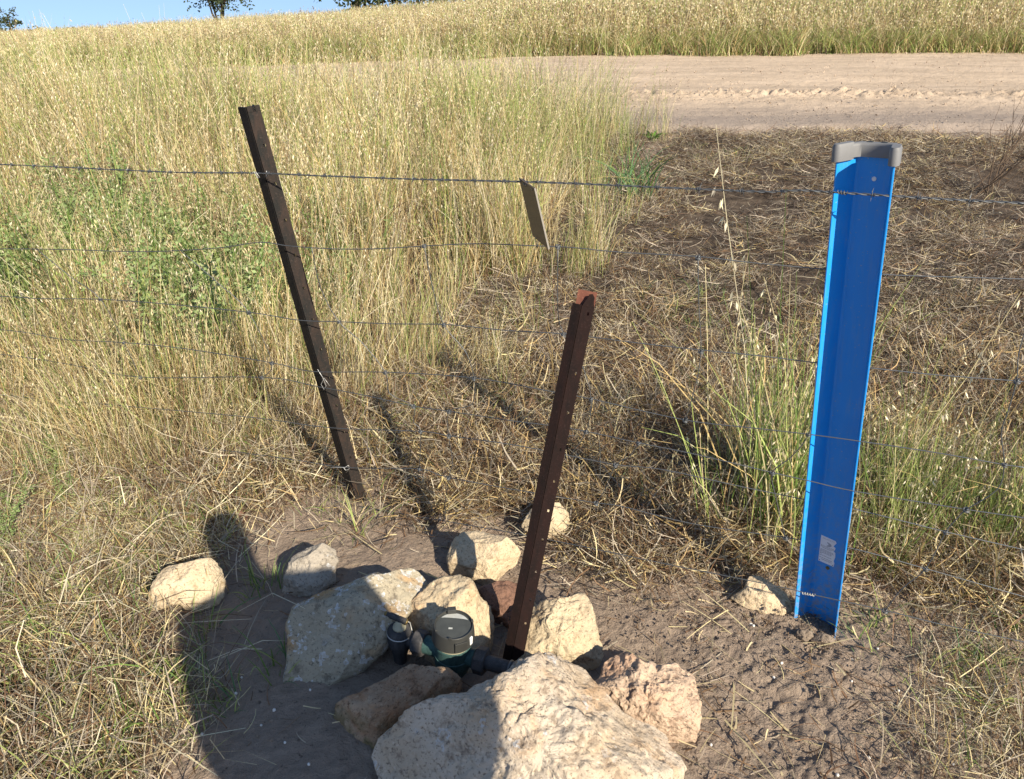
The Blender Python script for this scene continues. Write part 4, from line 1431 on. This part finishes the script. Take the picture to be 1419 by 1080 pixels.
def fence_point(px, py, front):
    """point of a wire strung between the left picket and the blue post"""
    d = ray(px, py)
    z = .7
    for _ in range(4):
        L = lerp_axis(LB, LT, z); B = lerp_axis(B0, TOPP, z)
        xl, yl = L.x - .01, L.y - .022
        if front: xb, yb = B.x - .035, B.y - .062
        else: xb, yb = B.x + .01, B.y + .022
        m_ = (yb - yl) / (xb - xl)
        t = (yl - m_ * xl) / (d[1] - m_ * d[0])
        z = CAMZ + d[2] * t
    return Vector((d[0] * t, d[1] * t, z))


def dense(path, front, n=6):
    out = []
    P_ = [fence_point(a, b, front) for a, b in path]
    if path[0][0] <= -200: P_ = [P_[0] + (P_[0] - P_[2]).normalized() * 2.0] + P_
    if path[-1][0] >= 1500: P_ = P_ + [P_[-1] + (P_[-1] - P_[-3]).normalized() * 1.6]
    for i in range(len(P_) - 1):      # Catmull-Rom
        p0, p1, p2, p3 = P_[max(i - 1, 0)], P_[i], P_[i + 1], P_[min(i + 2, len(P_) - 1)]
        for k in range(n):
            s = k / n
            out.append(.5 * ((2 * p1) + (p2 - p0) * s + (2 * p0 - 5 * p1 + 4 * p2 - p3) * s * s + (3 * p1 - p0 - 3 * p2 + p3) * s ** 3))
    out.append(P_[-1])
    return out


W1 = [(-260, 219), (-120, 224), (0, 228), (110, 233), (245, 239), (350, 240), (450, 244), (560, 248), (640, 250), (720, 252), (780, 254), (850, 257), (960, 262), (1060, 266), (1110, 264), (1160, 267), (1240, 272), (1320, 277), (1419, 282), (1560, 290)]
barb_root = thing('barbed_wire', 'twisted barbed wire strand along the top of the fence', 'barbed wire', fence_point(700, 252, True))
c0 = Vector(barb_root.location)
line = dense(W1, True, 14)
mb = MB()
acc = 0; strands = [[], []]
for i, p in enumerate(line):
    if i: acc += (p - line[i - 1]).length
    d = (line[min(i + 1, len(line) - 1)] - line[max(i - 1, 0)]).normalized()
    a = d.orthogonal().normalized(); b = d.cross(a)
    up = Vector((0, 0, 1)); up = (up - d * up.dot(d)).normalized(); sd = d.cross(up)
    for s in (0, 1):
        ph = acc / .045 * 6.283 + s * math.pi
        strands[s].append(p + (up * math.cos(ph) + sd * math.sin(ph)) * .0016 - c0)
for s in strands: mb.tube(s, .00135, 5)
mb.build('strand', M['wire'], barb_root, True)
bb = MB()
bb.tube([(math.cos(a) * .0034 , (a / 12.6 - .5) * .008, math.sin(a) * .0034) for a in np.linspace(0, 12.6, 16)], .0011, 4)
for sg, yo in ((1, -.003), (-1, .003)):
    bb.tube([(0.003 * sg, yo, .003), (.006 * sg, yo, .013)], [.0011, .0003], 4)
    bb.tube([(-0.003 * sg, yo, -.003), (-.010 * sg, yo + .002, -.010)], [.0011, .0003], 4)
bme = bb.mesh('barb', M['wire'])
random.seed(41)
tot = 0; nxt = .05
for i in range(1, len(line)):
    seg = (line[i] - line[i - 1]).length
    tot += seg
    if tot > nxt:
        nxt += .088 * random.uniform(.9, 1.1)
        o = bpy.data.objects.new('barb', bme)
        COL.objects.link(o); o.parent = barb_root
        d = (line[i] - line[i - 1]).normalized()
        o.location = line[i] - c0
        o.rotation_euler = (Matrix.Rotation(random.uniform(0, 6.28), 3, d) @ d.to_track_quat('Y', 'Z').to_matrix()).to_euler()

mesh_root = thing('wire_fence', 'ringlock wire mesh fence strung between picket and blue post', 'wire fence', fence_point(700, 460, True))
c0 = Vector(mesh_root.location)
LINES = [
    (False, [(-250, 344), (0, 345), (90, 346), (200, 349), (300, 344), (360, 336), (400, 341), (460, 345), (520, 345), (590, 341), (660, 338), (745, 341), (790, 343), (840, 348), (880, 351), (970, 356), (1040, 364), (1150, 374), (1230, 381), (1419, 387), (1560, 392)]),
    (False, [(-250, 402), (0, 411), (55, 414), (140, 415), (235, 422), (345, 433), (415, 444), (470, 446), (540, 449), (620, 450), (700, 458), (781, 463), (880, 475), (960, 484), (1050, 493), (1140, 504), (1215, 511), (1290, 519), (1408, 528), (1560, 538)]),
    (True, [(-250, 440), (0, 457), (83, 470), (172, 475), (260, 484), (377, 503), (433, 515), (534, 516), (657, 524), (770, 544), (819, 553), (948, 582), (1050, 594), (1120, 602), (1194, 612), (1300, 628), (1391, 644), (1419, 648), (1560, 670)]),
    (True, [(-250, 462), (0, 491), (106, 507), (195, 523), (363, 523), (440, 536), (500, 547), (573, 563), (622, 570), (707, 583), (763, 590), (812, 598), (885, 614), (960, 629), (1070, 655), (1123, 667), (1185, 681), (1338, 706), (1419, 718), (1560, 742)]),
    (False, [(-250, 530), (0, 548), (197, 565), (352, 579), (458, 593), (583, 598), (622, 604), (707, 616), (781, 630), (853, 644), (919, 651), (1020, 673), (1113, 692), (1185, 706), (1310, 737), (1419, 762), (1560, 795)]),
    (False, [(-250, 580), (0, 592), (257, 618), (398, 636), (479, 648), (580, 650), (622, 662), (738, 683), (826, 697), (862, 702), (960, 726), (1088, 745), (1176, 759), (1282, 788), (1419, 827), (1560, 866)]),
    (True, [(150, 652), (317, 669), (402, 681), (500, 702), (615, 722), (760, 748), (919, 781), (1000, 797), (1088, 815), (1116, 822), (1162, 832), (1226, 846), (1307, 866), (1419, 890), (1560, 924)]),
]
for fr, path in LINES:
    mb = MB()
    mb.tube([p - c0 for p in dense(path, fr, 5)], .00145, 5)
    mb.build('line_wire', M['wire'], mesh_root, True)
STAYS = [
    [(1430, 388), (1424, 440), (1411, 490), (1408, 528), (1396, 570), (1387, 600), (1391, 644), (1381, 678), (1338, 706), (1322, 722), (1310, 737), (1282, 788), (1250, 815), (1226, 846)],
    [(967, 357), (968, 420), (971, 487), (962, 540), (949, 582)],
    [(885, 614), (872, 632), (853, 644), (840, 675), (826, 697)],
    [(773, 342), (773, 430), (781, 463), (806, 505), (819, 553), (812, 598), (790, 630)],
    [(588, 341), (600, 400), (615, 450), (645, 487), (657, 524), (654, 560), (622, 570), (622, 604), (627, 640), (622, 662), (613, 722)],
    [(432, 343), (445, 400), (470, 446), (502, 475), (534, 516), (540, 545), (573, 563), (573, 585), (583, 598), (581, 650)],
    [(1130, 503), (1127, 560), (1120, 602), (1097, 632), (1070, 655), (1075, 690), (1088, 745)],
    [(52, 346), (100, 385), (140, 415), (172, 475), (195, 523)],
    [(250, 347), (300, 390), (345, 433), (377, 503), (363, 523)],
]
KN = [[3, 6, 8, 10, 11, 13], [0, 2, 4], [0, 2, 4], [0, 2, 4, 5], [0, 2, 4, 6, 7, 9], [2, 4, 6, 8, 9], [2, 4, 6], [2, 3, 4], [2, 3, 4]]
kb = MB()
kb.tube([(math.cos(a) * .0058, (a / 12.6 - .5) * .008, math.sin(a) * .0058) for a in np.linspace(0, 12.6, 22)], .0014, 4)
kb.tube([(-.004, -.004, 0), (.004, .004, .001)], .0018, 4)
kme = kb.mesh('knot', M['wire'], True)
random.seed(42)
for path, kn in zip(STAYS, KN):
    mb = MB()
    pts = dense(path, True, 4)
    mb.tube([p - c0 + Vector((0, -.002, 0)) for p in pts], .0013, 5)
    st_ = mb.build('stay_wire', M['wire'], mesh_root, True)
    for i in kn:
        o = bpy.data.objects.new('knot', kme)
        COL.objects.link(o); o.parent = st_
        o.location = fence_point(path[i][0], path[i][1], True) - c0 + Vector((0, -.003, 0))
        o.rotation_euler = (random.uniform(1.2, 1.9), random.uniform(-.4, .4), random.uniform(-.5, .5))
# tie wires on the left picket
def tie(path, r=.0011, root=lp):
    mb = MB()
    mb.tube([at + Vector((0, 0, 0)) for at in path], r, 5)
    o = mb.build('tie_wire', M['wirelight'], root, True)
    return o


def near_picket(px, py, off=.028):
    d = ray(px, py); z = .7
    for _ in range(4):
        L = lerp_axis(LB, LT, z)
        t = (L.y - off) / d[1]
        z = CAMZ + d[2] * t
    return at_t(px, py, t) - LB


tie([near_picket(a, b) for a, b in ((347, 243), (352, 238), (357, 247), (360, 246), (354, 238))])
tie([near_picket(a, b) for a, b in ((369, 237), (371, 243), (376, 240))])
tie([near_picket(a, b) for a, b in ((440, 512), (447, 523), (452, 535), (449, 540), (445, 533), (449, 524), (457, 535))])
tie([near_picket(a, b) for a, b in ((458, 648), (478, 648), (483, 645), (484, 650), (479, 652), (476, 648))])
tie([near_picket(a, b) for a, b in ((474, 708), (485, 704), (500, 703), (520, 706), (540, 712))])
# small white bird-dropping fleck is left to the coating; wire wrap on the blue post
PI_ = PM.inverted()
mb = MB()
wrap = []
pA, pB = PI_ @ fence_point(1161, 266, True), PI_ @ fence_point(1174, 268, True)
for q in np.linspace(0, 1, 30):
    wrap.append(pA.lerp(pB, q) + Vector((0, math.sin(q * 19) * .0034, math.cos(q * 19) * .0038)))
mb.tube(wrap, .0010, 4)
mb.build('tie_wire', M['wire'], post, True)
mb = MB()
wrap = []
pA, pB = PI_ @ fence_point(1112, 822, True), PI_ @ fence_point(1129, 825, True)
for q in np.linspace(0, 1, 40):
    wrap.append(pA.lerp(pB, q) + Vector((0, math.sin(q * 31) * .0032, math.cos(q * 31) * .0034)))
mb.tube(wrap, .0011, 4)
mb.build('tie_wire', M['wirelight'], post, True)

# hanging plate
TL = fence_point(719, 247, True)
dz = ray(738, 264)
tR = (TL.z - CAMZ) / dz[2]
TR = at_t(738, 264, tR)
dB = ray(738, 327)
BL = at_t(738, 327, (TL.y - .004) / dB[1])
wv = TR - TL
wv = Vector((wv.x * 1.35, wv.y, wv.z)).normalized() * min(wv.length, .13)
BR = BL + wv
pr = thing('metal_plate', 'plain brown plate hanging from the barbed wire, seen nearly edge on', 'sign plate', TL)
nrm = (BL - TL).cross(wv).normalized(); pass
if nrm.x > 0: nrm = -nrm
mb = MB()
q = [TL, TL + wv, BR, BL]
back = [p - nrm * .0028 for p in q]
vs = [p - TL for p in q + back]
mb.add(vs, [(0, 1, 2, 3), (7, 6, 5, 4), (0, 4, 5, 1), (1, 5, 6, 2), (2, 6, 7, 3), (3, 7, 4, 0)])
plo = mb.build('plate', M['plate'], pr)
mb = MB()
ed = [p - TL + wv.normalized() * .0006 for p in (TL + wv + nrm * .0004, BR + nrm * .0004, BR - nrm * .0034, TL + wv - nrm * .0034)]
ed2 = [p - wv.normalized() * .0025 for p in ed]
mb.add(ed + ed2, [(0, 1, 2, 3), (7, 6, 5, 4), (3, 2, 6, 7), (0, 3, 7, 4), (1, 0, 4, 5), (2, 1, 5, 6)])
mb.build('edge_strip', M['plateedge'], plo)
NQ = nrm.to_track_quat('Z', 'Y').to_matrix().to_4x4()
for f1, f2 in ((.12, .03), (.45, .04), (.8, .045), (.25, .98)):
    mb = MB()
    p = (BL - TL) * f2 + wv * f1 + nrm * .0003
    mb.lathe([(.0028, 0), (.0028, .0008), (.0002, .0008)], Matrix.Translation(p) @ NQ, 10)
    mb.build('eyelet', M['plateedge'], plo)
for f1 in (.12, .42):
    mb = MB()
    p = (BL - TL) * .035 + wv * f1
    w0 = fence_point(719 + 14 * f1, 251, True) - TL
    mb.tube([p + nrm * .004, w0 + Vector((0, -.004, .004)), w0 + Vector((0, .004, .004)), p - nrm * .006, p + nrm * .004], .001, 4)
    mb.build('tie_wire', M['wire'], pr, True)
mb = MB()
p = (BL - TL) * .98 + wv * .25
w0 = fence_point(745, 341, True) - TL
mb.tube([p + nrm * .004, w0 + Vector((0, -.004, -.004)), w0 + Vector((0, .004, .003)), p - nrm * .005], .001, 4)
mb.build('tie_wire', M['wire'], pr, True)

# ------------------------------------------------------------------ water meter
A = at_z(566, 886, .085)       # valve end of the pipe axis
Bp = at_z(716, 930, .085)      # where the pipe dives behind the big rock
Cc = at_z(632, 893, .085)
root = thing('water_meter', 'dark green bronze water meter with black lid among the rocks', 'water meter', (Cc.x, Cc.y, 0))
Ro = Vector(root.location)
ax = (Bp - A).normalized()
QX = ax.to_track_quat('Z', 'Y').to_matrix().to_4x4()


def along(s, z=0): return Matrix.Translation(A + ax * s - Ro + Vector((0, 0, z))) @ QX


Ltot = (Bp - A).length
sC = (Cc - A).dot(ax)
ctr = A + ax * sC - Ro
TILT = Matrix.Rotation(R(4), 4, 'X') @ Matrix.Rotation(R(3), 4, 'Y')
UPM = Matrix.Translation((ctr.x, ctr.y, 0)) @ TILT
mb = MB()
mb.lathe([(.020, .015), (.034, .022), (.043, .040), (.0465, .060), (.0465, .083), (.0475, .084), (.0475, .090), (.0455, .091), (.0455, .122), (.0485, .124), (.0485, .131), (.044, .133)], UPM, 40)
# side spuds
mb.lathe([(.024, 0), (.024, .035), (.030, .048), (.034, .075)], along(sC - .078), 24)
mb.lathe([(.034, 0), (.030, .025), (.0245, .038), (.0245, .066)], along(sC + .010), 24)
body = mb.build('body', M['bronze'], root); auto_smooth(body, 35)
mb = MB()
mb.lathe([(.0465, .1325), (.0475, .134), (.0475, .143), (.0455, .145)], UPM, 36)
mb.build('seal_ring', M['cream'], root, True)
mb = MB()
mb.lathe([(.050, .142), (.0545, .145), (.0535, .162), (.0505, .186), (.0498, .189), (.0470, .190), (.0462, .1845), (.0455, .184)], UPM, 44)
# raised panel and rim clips
for a, w_, z0, z1, o_ in ((-1.15, .016, .150, .178, .0545),):
    Mx = UPM @ Matrix.Rotation(a, 4, 'Z')
    mb.box((o_ - .008, -w_, z0), (o_ + .0015, w_, z1), Mx)
for a in (.3, 1.85, 2.6, 3.6, 4.6):
    Mx = UPM @ Matrix.Rotation(a, 4, 'Z')
    mb.box((.0452, -.004, .184), (.0505, .004, .1925), Mx)
Mx = UPM @ Matrix.Rotation(1.75, 4, 'Z')
mb.box((.038, -.011, .186), (.051, .011, .199), Mx)
lid = mb.build('lid', M['meterblack'], root, bevel=.0012); auto_smooth(lid, 35)
mb = MB()
mb.lathe([(.0452, .1842), (.0452, .1848), (.0002, .1848)], UPM, 36)
mb.build('dial_window', M['lidgrey'], lid)
mb = MB()
aa = np.linspace(.5, 2.5, 14)
o1 = [UPM @ Vector((.041 * math.cos(a), .041 * math.sin(a), .1852)) for a in aa]
o2 = [UPM @ Vector((.041 * math.cos(a), .041 * math.sin(a) - .016 * math.sin((a - .5) / 2 * math.pi), .1852)) for a in aa]
mb.add(o1 + o2, [(i, i + 1, 14 + i + 1, 14 + i) for i in range(13)])
mb.box((-.012, -.012, .1850), (-.002, -.007, .1854), UPM)
mb.build('glass_glint', M['dial'], lid)  # pale crescent: light reflected on the window, drawn as a shape
mb = MB()
Mx = UPM @ Matrix.Rotation(-.55, 4, 'Z')
mb.box((.0515, -.0045, .153), (.0550, .0045, .176), Mx)
mb.build('dial_tag', M['label'], lid)
mb = MB()
Mx = UPM @ Matrix.Rotation(1.55, 4, 'Z')
mb.box((.0515, -.03, .1849), (.0, .03, .1851), Matrix.Identity(4)) if False else None
# union nuts either side
def nut(mb, s, L, r):
    Mh = along(s)
    mb.lathe([(r * .9, 0), (r, L * .12), (r, L * .88), (r * .9, L)], Mh, 8)


mb = MB(); nut(mb, sC - .106, .032, .034)
un = mb.build('union_nut', M['fitting'], root, bevel=.001)
mb = MB(); nut(mb, sC + .068, .030, .0355)
mb.build('union_nut', M['fitting'], root, bevel=.001)
mb = MB()
mb.lathe([(.019, 0), (.019, .06), (.021, .062), (.021, .075), (.018, .077), (.018, .20)], along(sC + .098), 24)
pp = mb.build('pipe', M['fitting'], root); auto_smooth(pp, 35)
mb = MB()
mb.lathe([(.0185, 0), (.0185, .05)], along(sC - .150), 24)
pp2 = mb.build('pipe', M['fitting'], root); auto_smooth(pp2, 35)
mb = MB()
for s in (.160, .170):
    mb.lathe([(.0225, 0), (.0232, .002), (.0225, .004)], along(sC + s), 24)
mb.build('clamp_ring', M['wire'], pp, True)
# upright valve at the left end
VM = Matrix.Translation(A + ax * (sC - .150) - Ro) @ TILT @ Matrix.Translation((0, 0, -.085))
mb = MB()
mb.lathe([(.016, -.03), (.019, .02), (.024, .045), (.030, .060), (.033, .080), (.033, .105), (.030, .112), (.024, .118), (.012, .120)], VM, 28)
vo = mb.build('valve', M['fitting'], root); auto_smooth(vo, 35)
mb = MB()
mb.lathe([(.0335, .100), (.0342, .102), (.0335, .104)], VM, 28)
mb.tube([VM @ Vector(p) for p in ((.028, -.02, .05), (.034, -.018, .075), (.034, 0, .10), (.026, .01, .128), (.014, .004, .14))], .0014, 5)
mb.build('seal_wire', M['wirelight'], vo, True)
mb = MB()
mb.lathe([(.018, .118), (.017, .124), (.011, .130), (.010, .142), (.008, .144)], VM, 20)
mb.build('spindle', M['cream'], vo, True)
mb = MB()
HM = VM @ Matrix.Translation((.012, 0, .143)) @ Matrix.Rotation(R(-62), 4, 'Y')
mb.lathe([(.006, -.008), (.0085, -.004), (.0085, .014), (.0075, .016), (.0085, .020), (.0085, .038), (.006, .044), (.006, .052), (.003, .054)], HM, 16)
mb.build('tap_handle', M['brass'] if False else M['fitting'], vo, True)
mb = MB()
mb.lathe([(.0066, -.0095), (.009, -.007), (.009, -.004), (.006, -.003)], HM, 14)
mb.build('tap_ring', M['brass'], vo, True)
mb = MB()
mb.lathe([(.0062, .0515), (.0068, .0535), (.004, .056)], HM, 14)
mb.build('tap_ring', M['brass'], vo, True)

# ------------------------------------------------------------------ the photographer, standing behind the lens; the shade on the soil is theirs
def person(loc, face_az):
    vs = {'pel': (0, 0, .92, .18, .13), 'bel': (0, .0, 1.06, .19, .14), 'chest': (0, 0, 1.26, .20, .14), 'neckb': (0, .01, 1.43, .075, .07), 'neck': (0, .02, 1.50, .06, .06), 'head': (0, .04, 1.60, .085, .10), 'top': (0, .03, 1.70, .07, .085),
          'shl': (-.19, 0, 1.40, .07, .065), 'ell': (-.225, -.03, 1.14, .055, .055), 'wrl': (-.185, .08, .93, .045, .04), 'hal': (-.17, .12, .87, .04, .03),
          'shr': (.19, 0, 1.40, .07, .065), 'elr': (.225, -.03, 1.14, .055, .055), 'wrr': (.185, .08, .93, .045, .04), 'har': (.17, .12, .87, .04, .03),
          'hil': (-.10, 0, .86, .10, .10), 'knl': (-.13, .02, .48, .065, .065), 'anl': (-.15, -.01, .09, .045, .045), 'tol': (-.17, .14, .04, .04, .035),
          'hir': (.10, 0, .86, .10, .10), 'knr': (.13, .02, .48, .065, .065), 'anr': (.15, -.01, .09, .045, .045), 'tor': (.17, .14, .04, .04, .035)}
    es = 'pel-bel bel-chest chest-neckb neckb-neck neck-head head-top chest-shl shl-ell ell-wrl wrl-hal chest-shr shr-elr elr-wrr wrr-har pel-hil hil-knl knl-anl anl-tol pel-hir hir-knr knr-anr anr-tor'.split()
    names = list(vs)
    co = [vs[k][:3] for k in names]; ed = [tuple(names.index(q) for q in e.split('-')) for e in es]
    rad = [vs[k][3:] for k in names]
    for sg, hand in ((-1, 'hal'), (1, 'har')):        # fingers and thumb resting on the hip
        hx, hy, hz = vs[hand][:3]
        for k in range(4):
            i0 = len(co)
            co += [(hx - sg * .005, hy + .01, hz + .03 - .02 * k), (hx - sg * .035, hy + .045, hz + .035 - .02 * k), (hx - sg * (.060 - .004 * k), hy + .03, hz + .035 - .02 * k)]
            rad += [(.010, .010), (.009, .009), (.007, .007)]
            ed += [(names.index(hand), i0), (i0, i0 + 1), (i0 + 1, i0 + 2)]
        i0 = len(co)
        co += [(hx - sg * .02, hy - .02, hz + .02), (hx - sg * .045, hy - .01, hz + .04)]
        rad += [(.012, .012), (.009, .009)]
        ed += [(names.index(hand), i0), (i0, i0 + 1)]
    me = bpy.data.meshes.new('person'); me.from_pydata(co, ed, [])
    o = bpy.data.objects.new('person', me); COL.objects.link(o)
    sk = o.modifiers.new('skin', 'SKIN')
    for i, v in enumerate(me.skin_vertices[0].data):
        v.radius = rad[i]; v.use_root = i == 0
    o.modifiers.new('sub', 'SUBSURF').levels = 2
    o.modifiers['sub'].render_levels = 2
    me.materials.append(M['cloth'])
    o.location = loc; o.rotation_euler = (0, 0, face_az)
    return tag(o, 'person standing beside the camera with arms at the sides, casting the shade', 'person')


person((.555, -.15, 0), R(30))

# ------------------------------------------------------------------ light, sky, camera
world = bpy.data.worlds.new('World'); scene.world = world
world.use_nodes = True
wn = world.node_tree
wn.nodes.clear()
sky = wn.nodes.new('ShaderNodeTexSky')
sky.sky_type = 'NISHITA'; sky.sun_disc = False
sky.sun_elevation = SUN_EL
sky.sun_rotation = math.pi - SUN_AZ
sky.altitude = 50; sky.air_density = 1.0; sky.dust_density = .3; sky.ozone_density = 1.2
bg = wn.nodes.new('ShaderNodeBackground'); bg.inputs['Strength'].default_value = .105
wo = wn.nodes.new('ShaderNodeOutputWorld')
tcs = wn.nodes.new('ShaderNodeTexCoord')
add = wn.nodes.new('ShaderNodeVectorMath'); add.operation = 'ADD'; add.inputs[1].default_value = (0, 0, .24)
nrmz = wn.nodes.new('ShaderNodeVectorMath'); nrmz.operation = 'NORMALIZE'
wn.links.new(tcs.outputs['Generated'], add.inputs[0]); wn.links.new(add.outputs[0], nrmz.inputs[0]); wn.links.new(nrmz.outputs[0], sky.inputs[0])
wn.links.new(sky.outputs[0], bg.inputs[0]); wn.links.new(bg.outputs[0], wo.inputs[0])

sl = bpy.data.lights.new('sun', 'SUN'); sl.energy = 5.0; sl.angle = R(.55); sl.color = (1.0, .885, .70)
so = bpy.data.objects.new('sun', sl); COL.objects.link(so)
so.rotation_euler = TO_SUN.to_track_quat('Z', 'Y').to_euler()
so.location = (3, -4, 6)

cam = bpy.data.cameras.new('camera')
cam.sensor_fit = 'HORIZONTAL'; cam.sensor_width = 36; cam.lens = 36 * F / W
cam.clip_start = .02; cam.clip_end = 3000
co_ = bpy.data.objects.new('camera', cam); COL.objects.link(co_)
co_.location = (0, 0, CAMZ)
co_.rotation_euler = (math.pi / 2 - PITCH, 0, 0)
scene.camera = co_

scene.view_settings.view_transform = 'Standard'
scene.view_settings.look = 'None'
scene.view_settings.exposure = .74
scene.view_settings.gamma = 1
scene.cycles.max_bounces = 6
scene.cycles.diffuse_bounces = 3
scene.cycles.transmission_bounces = 3
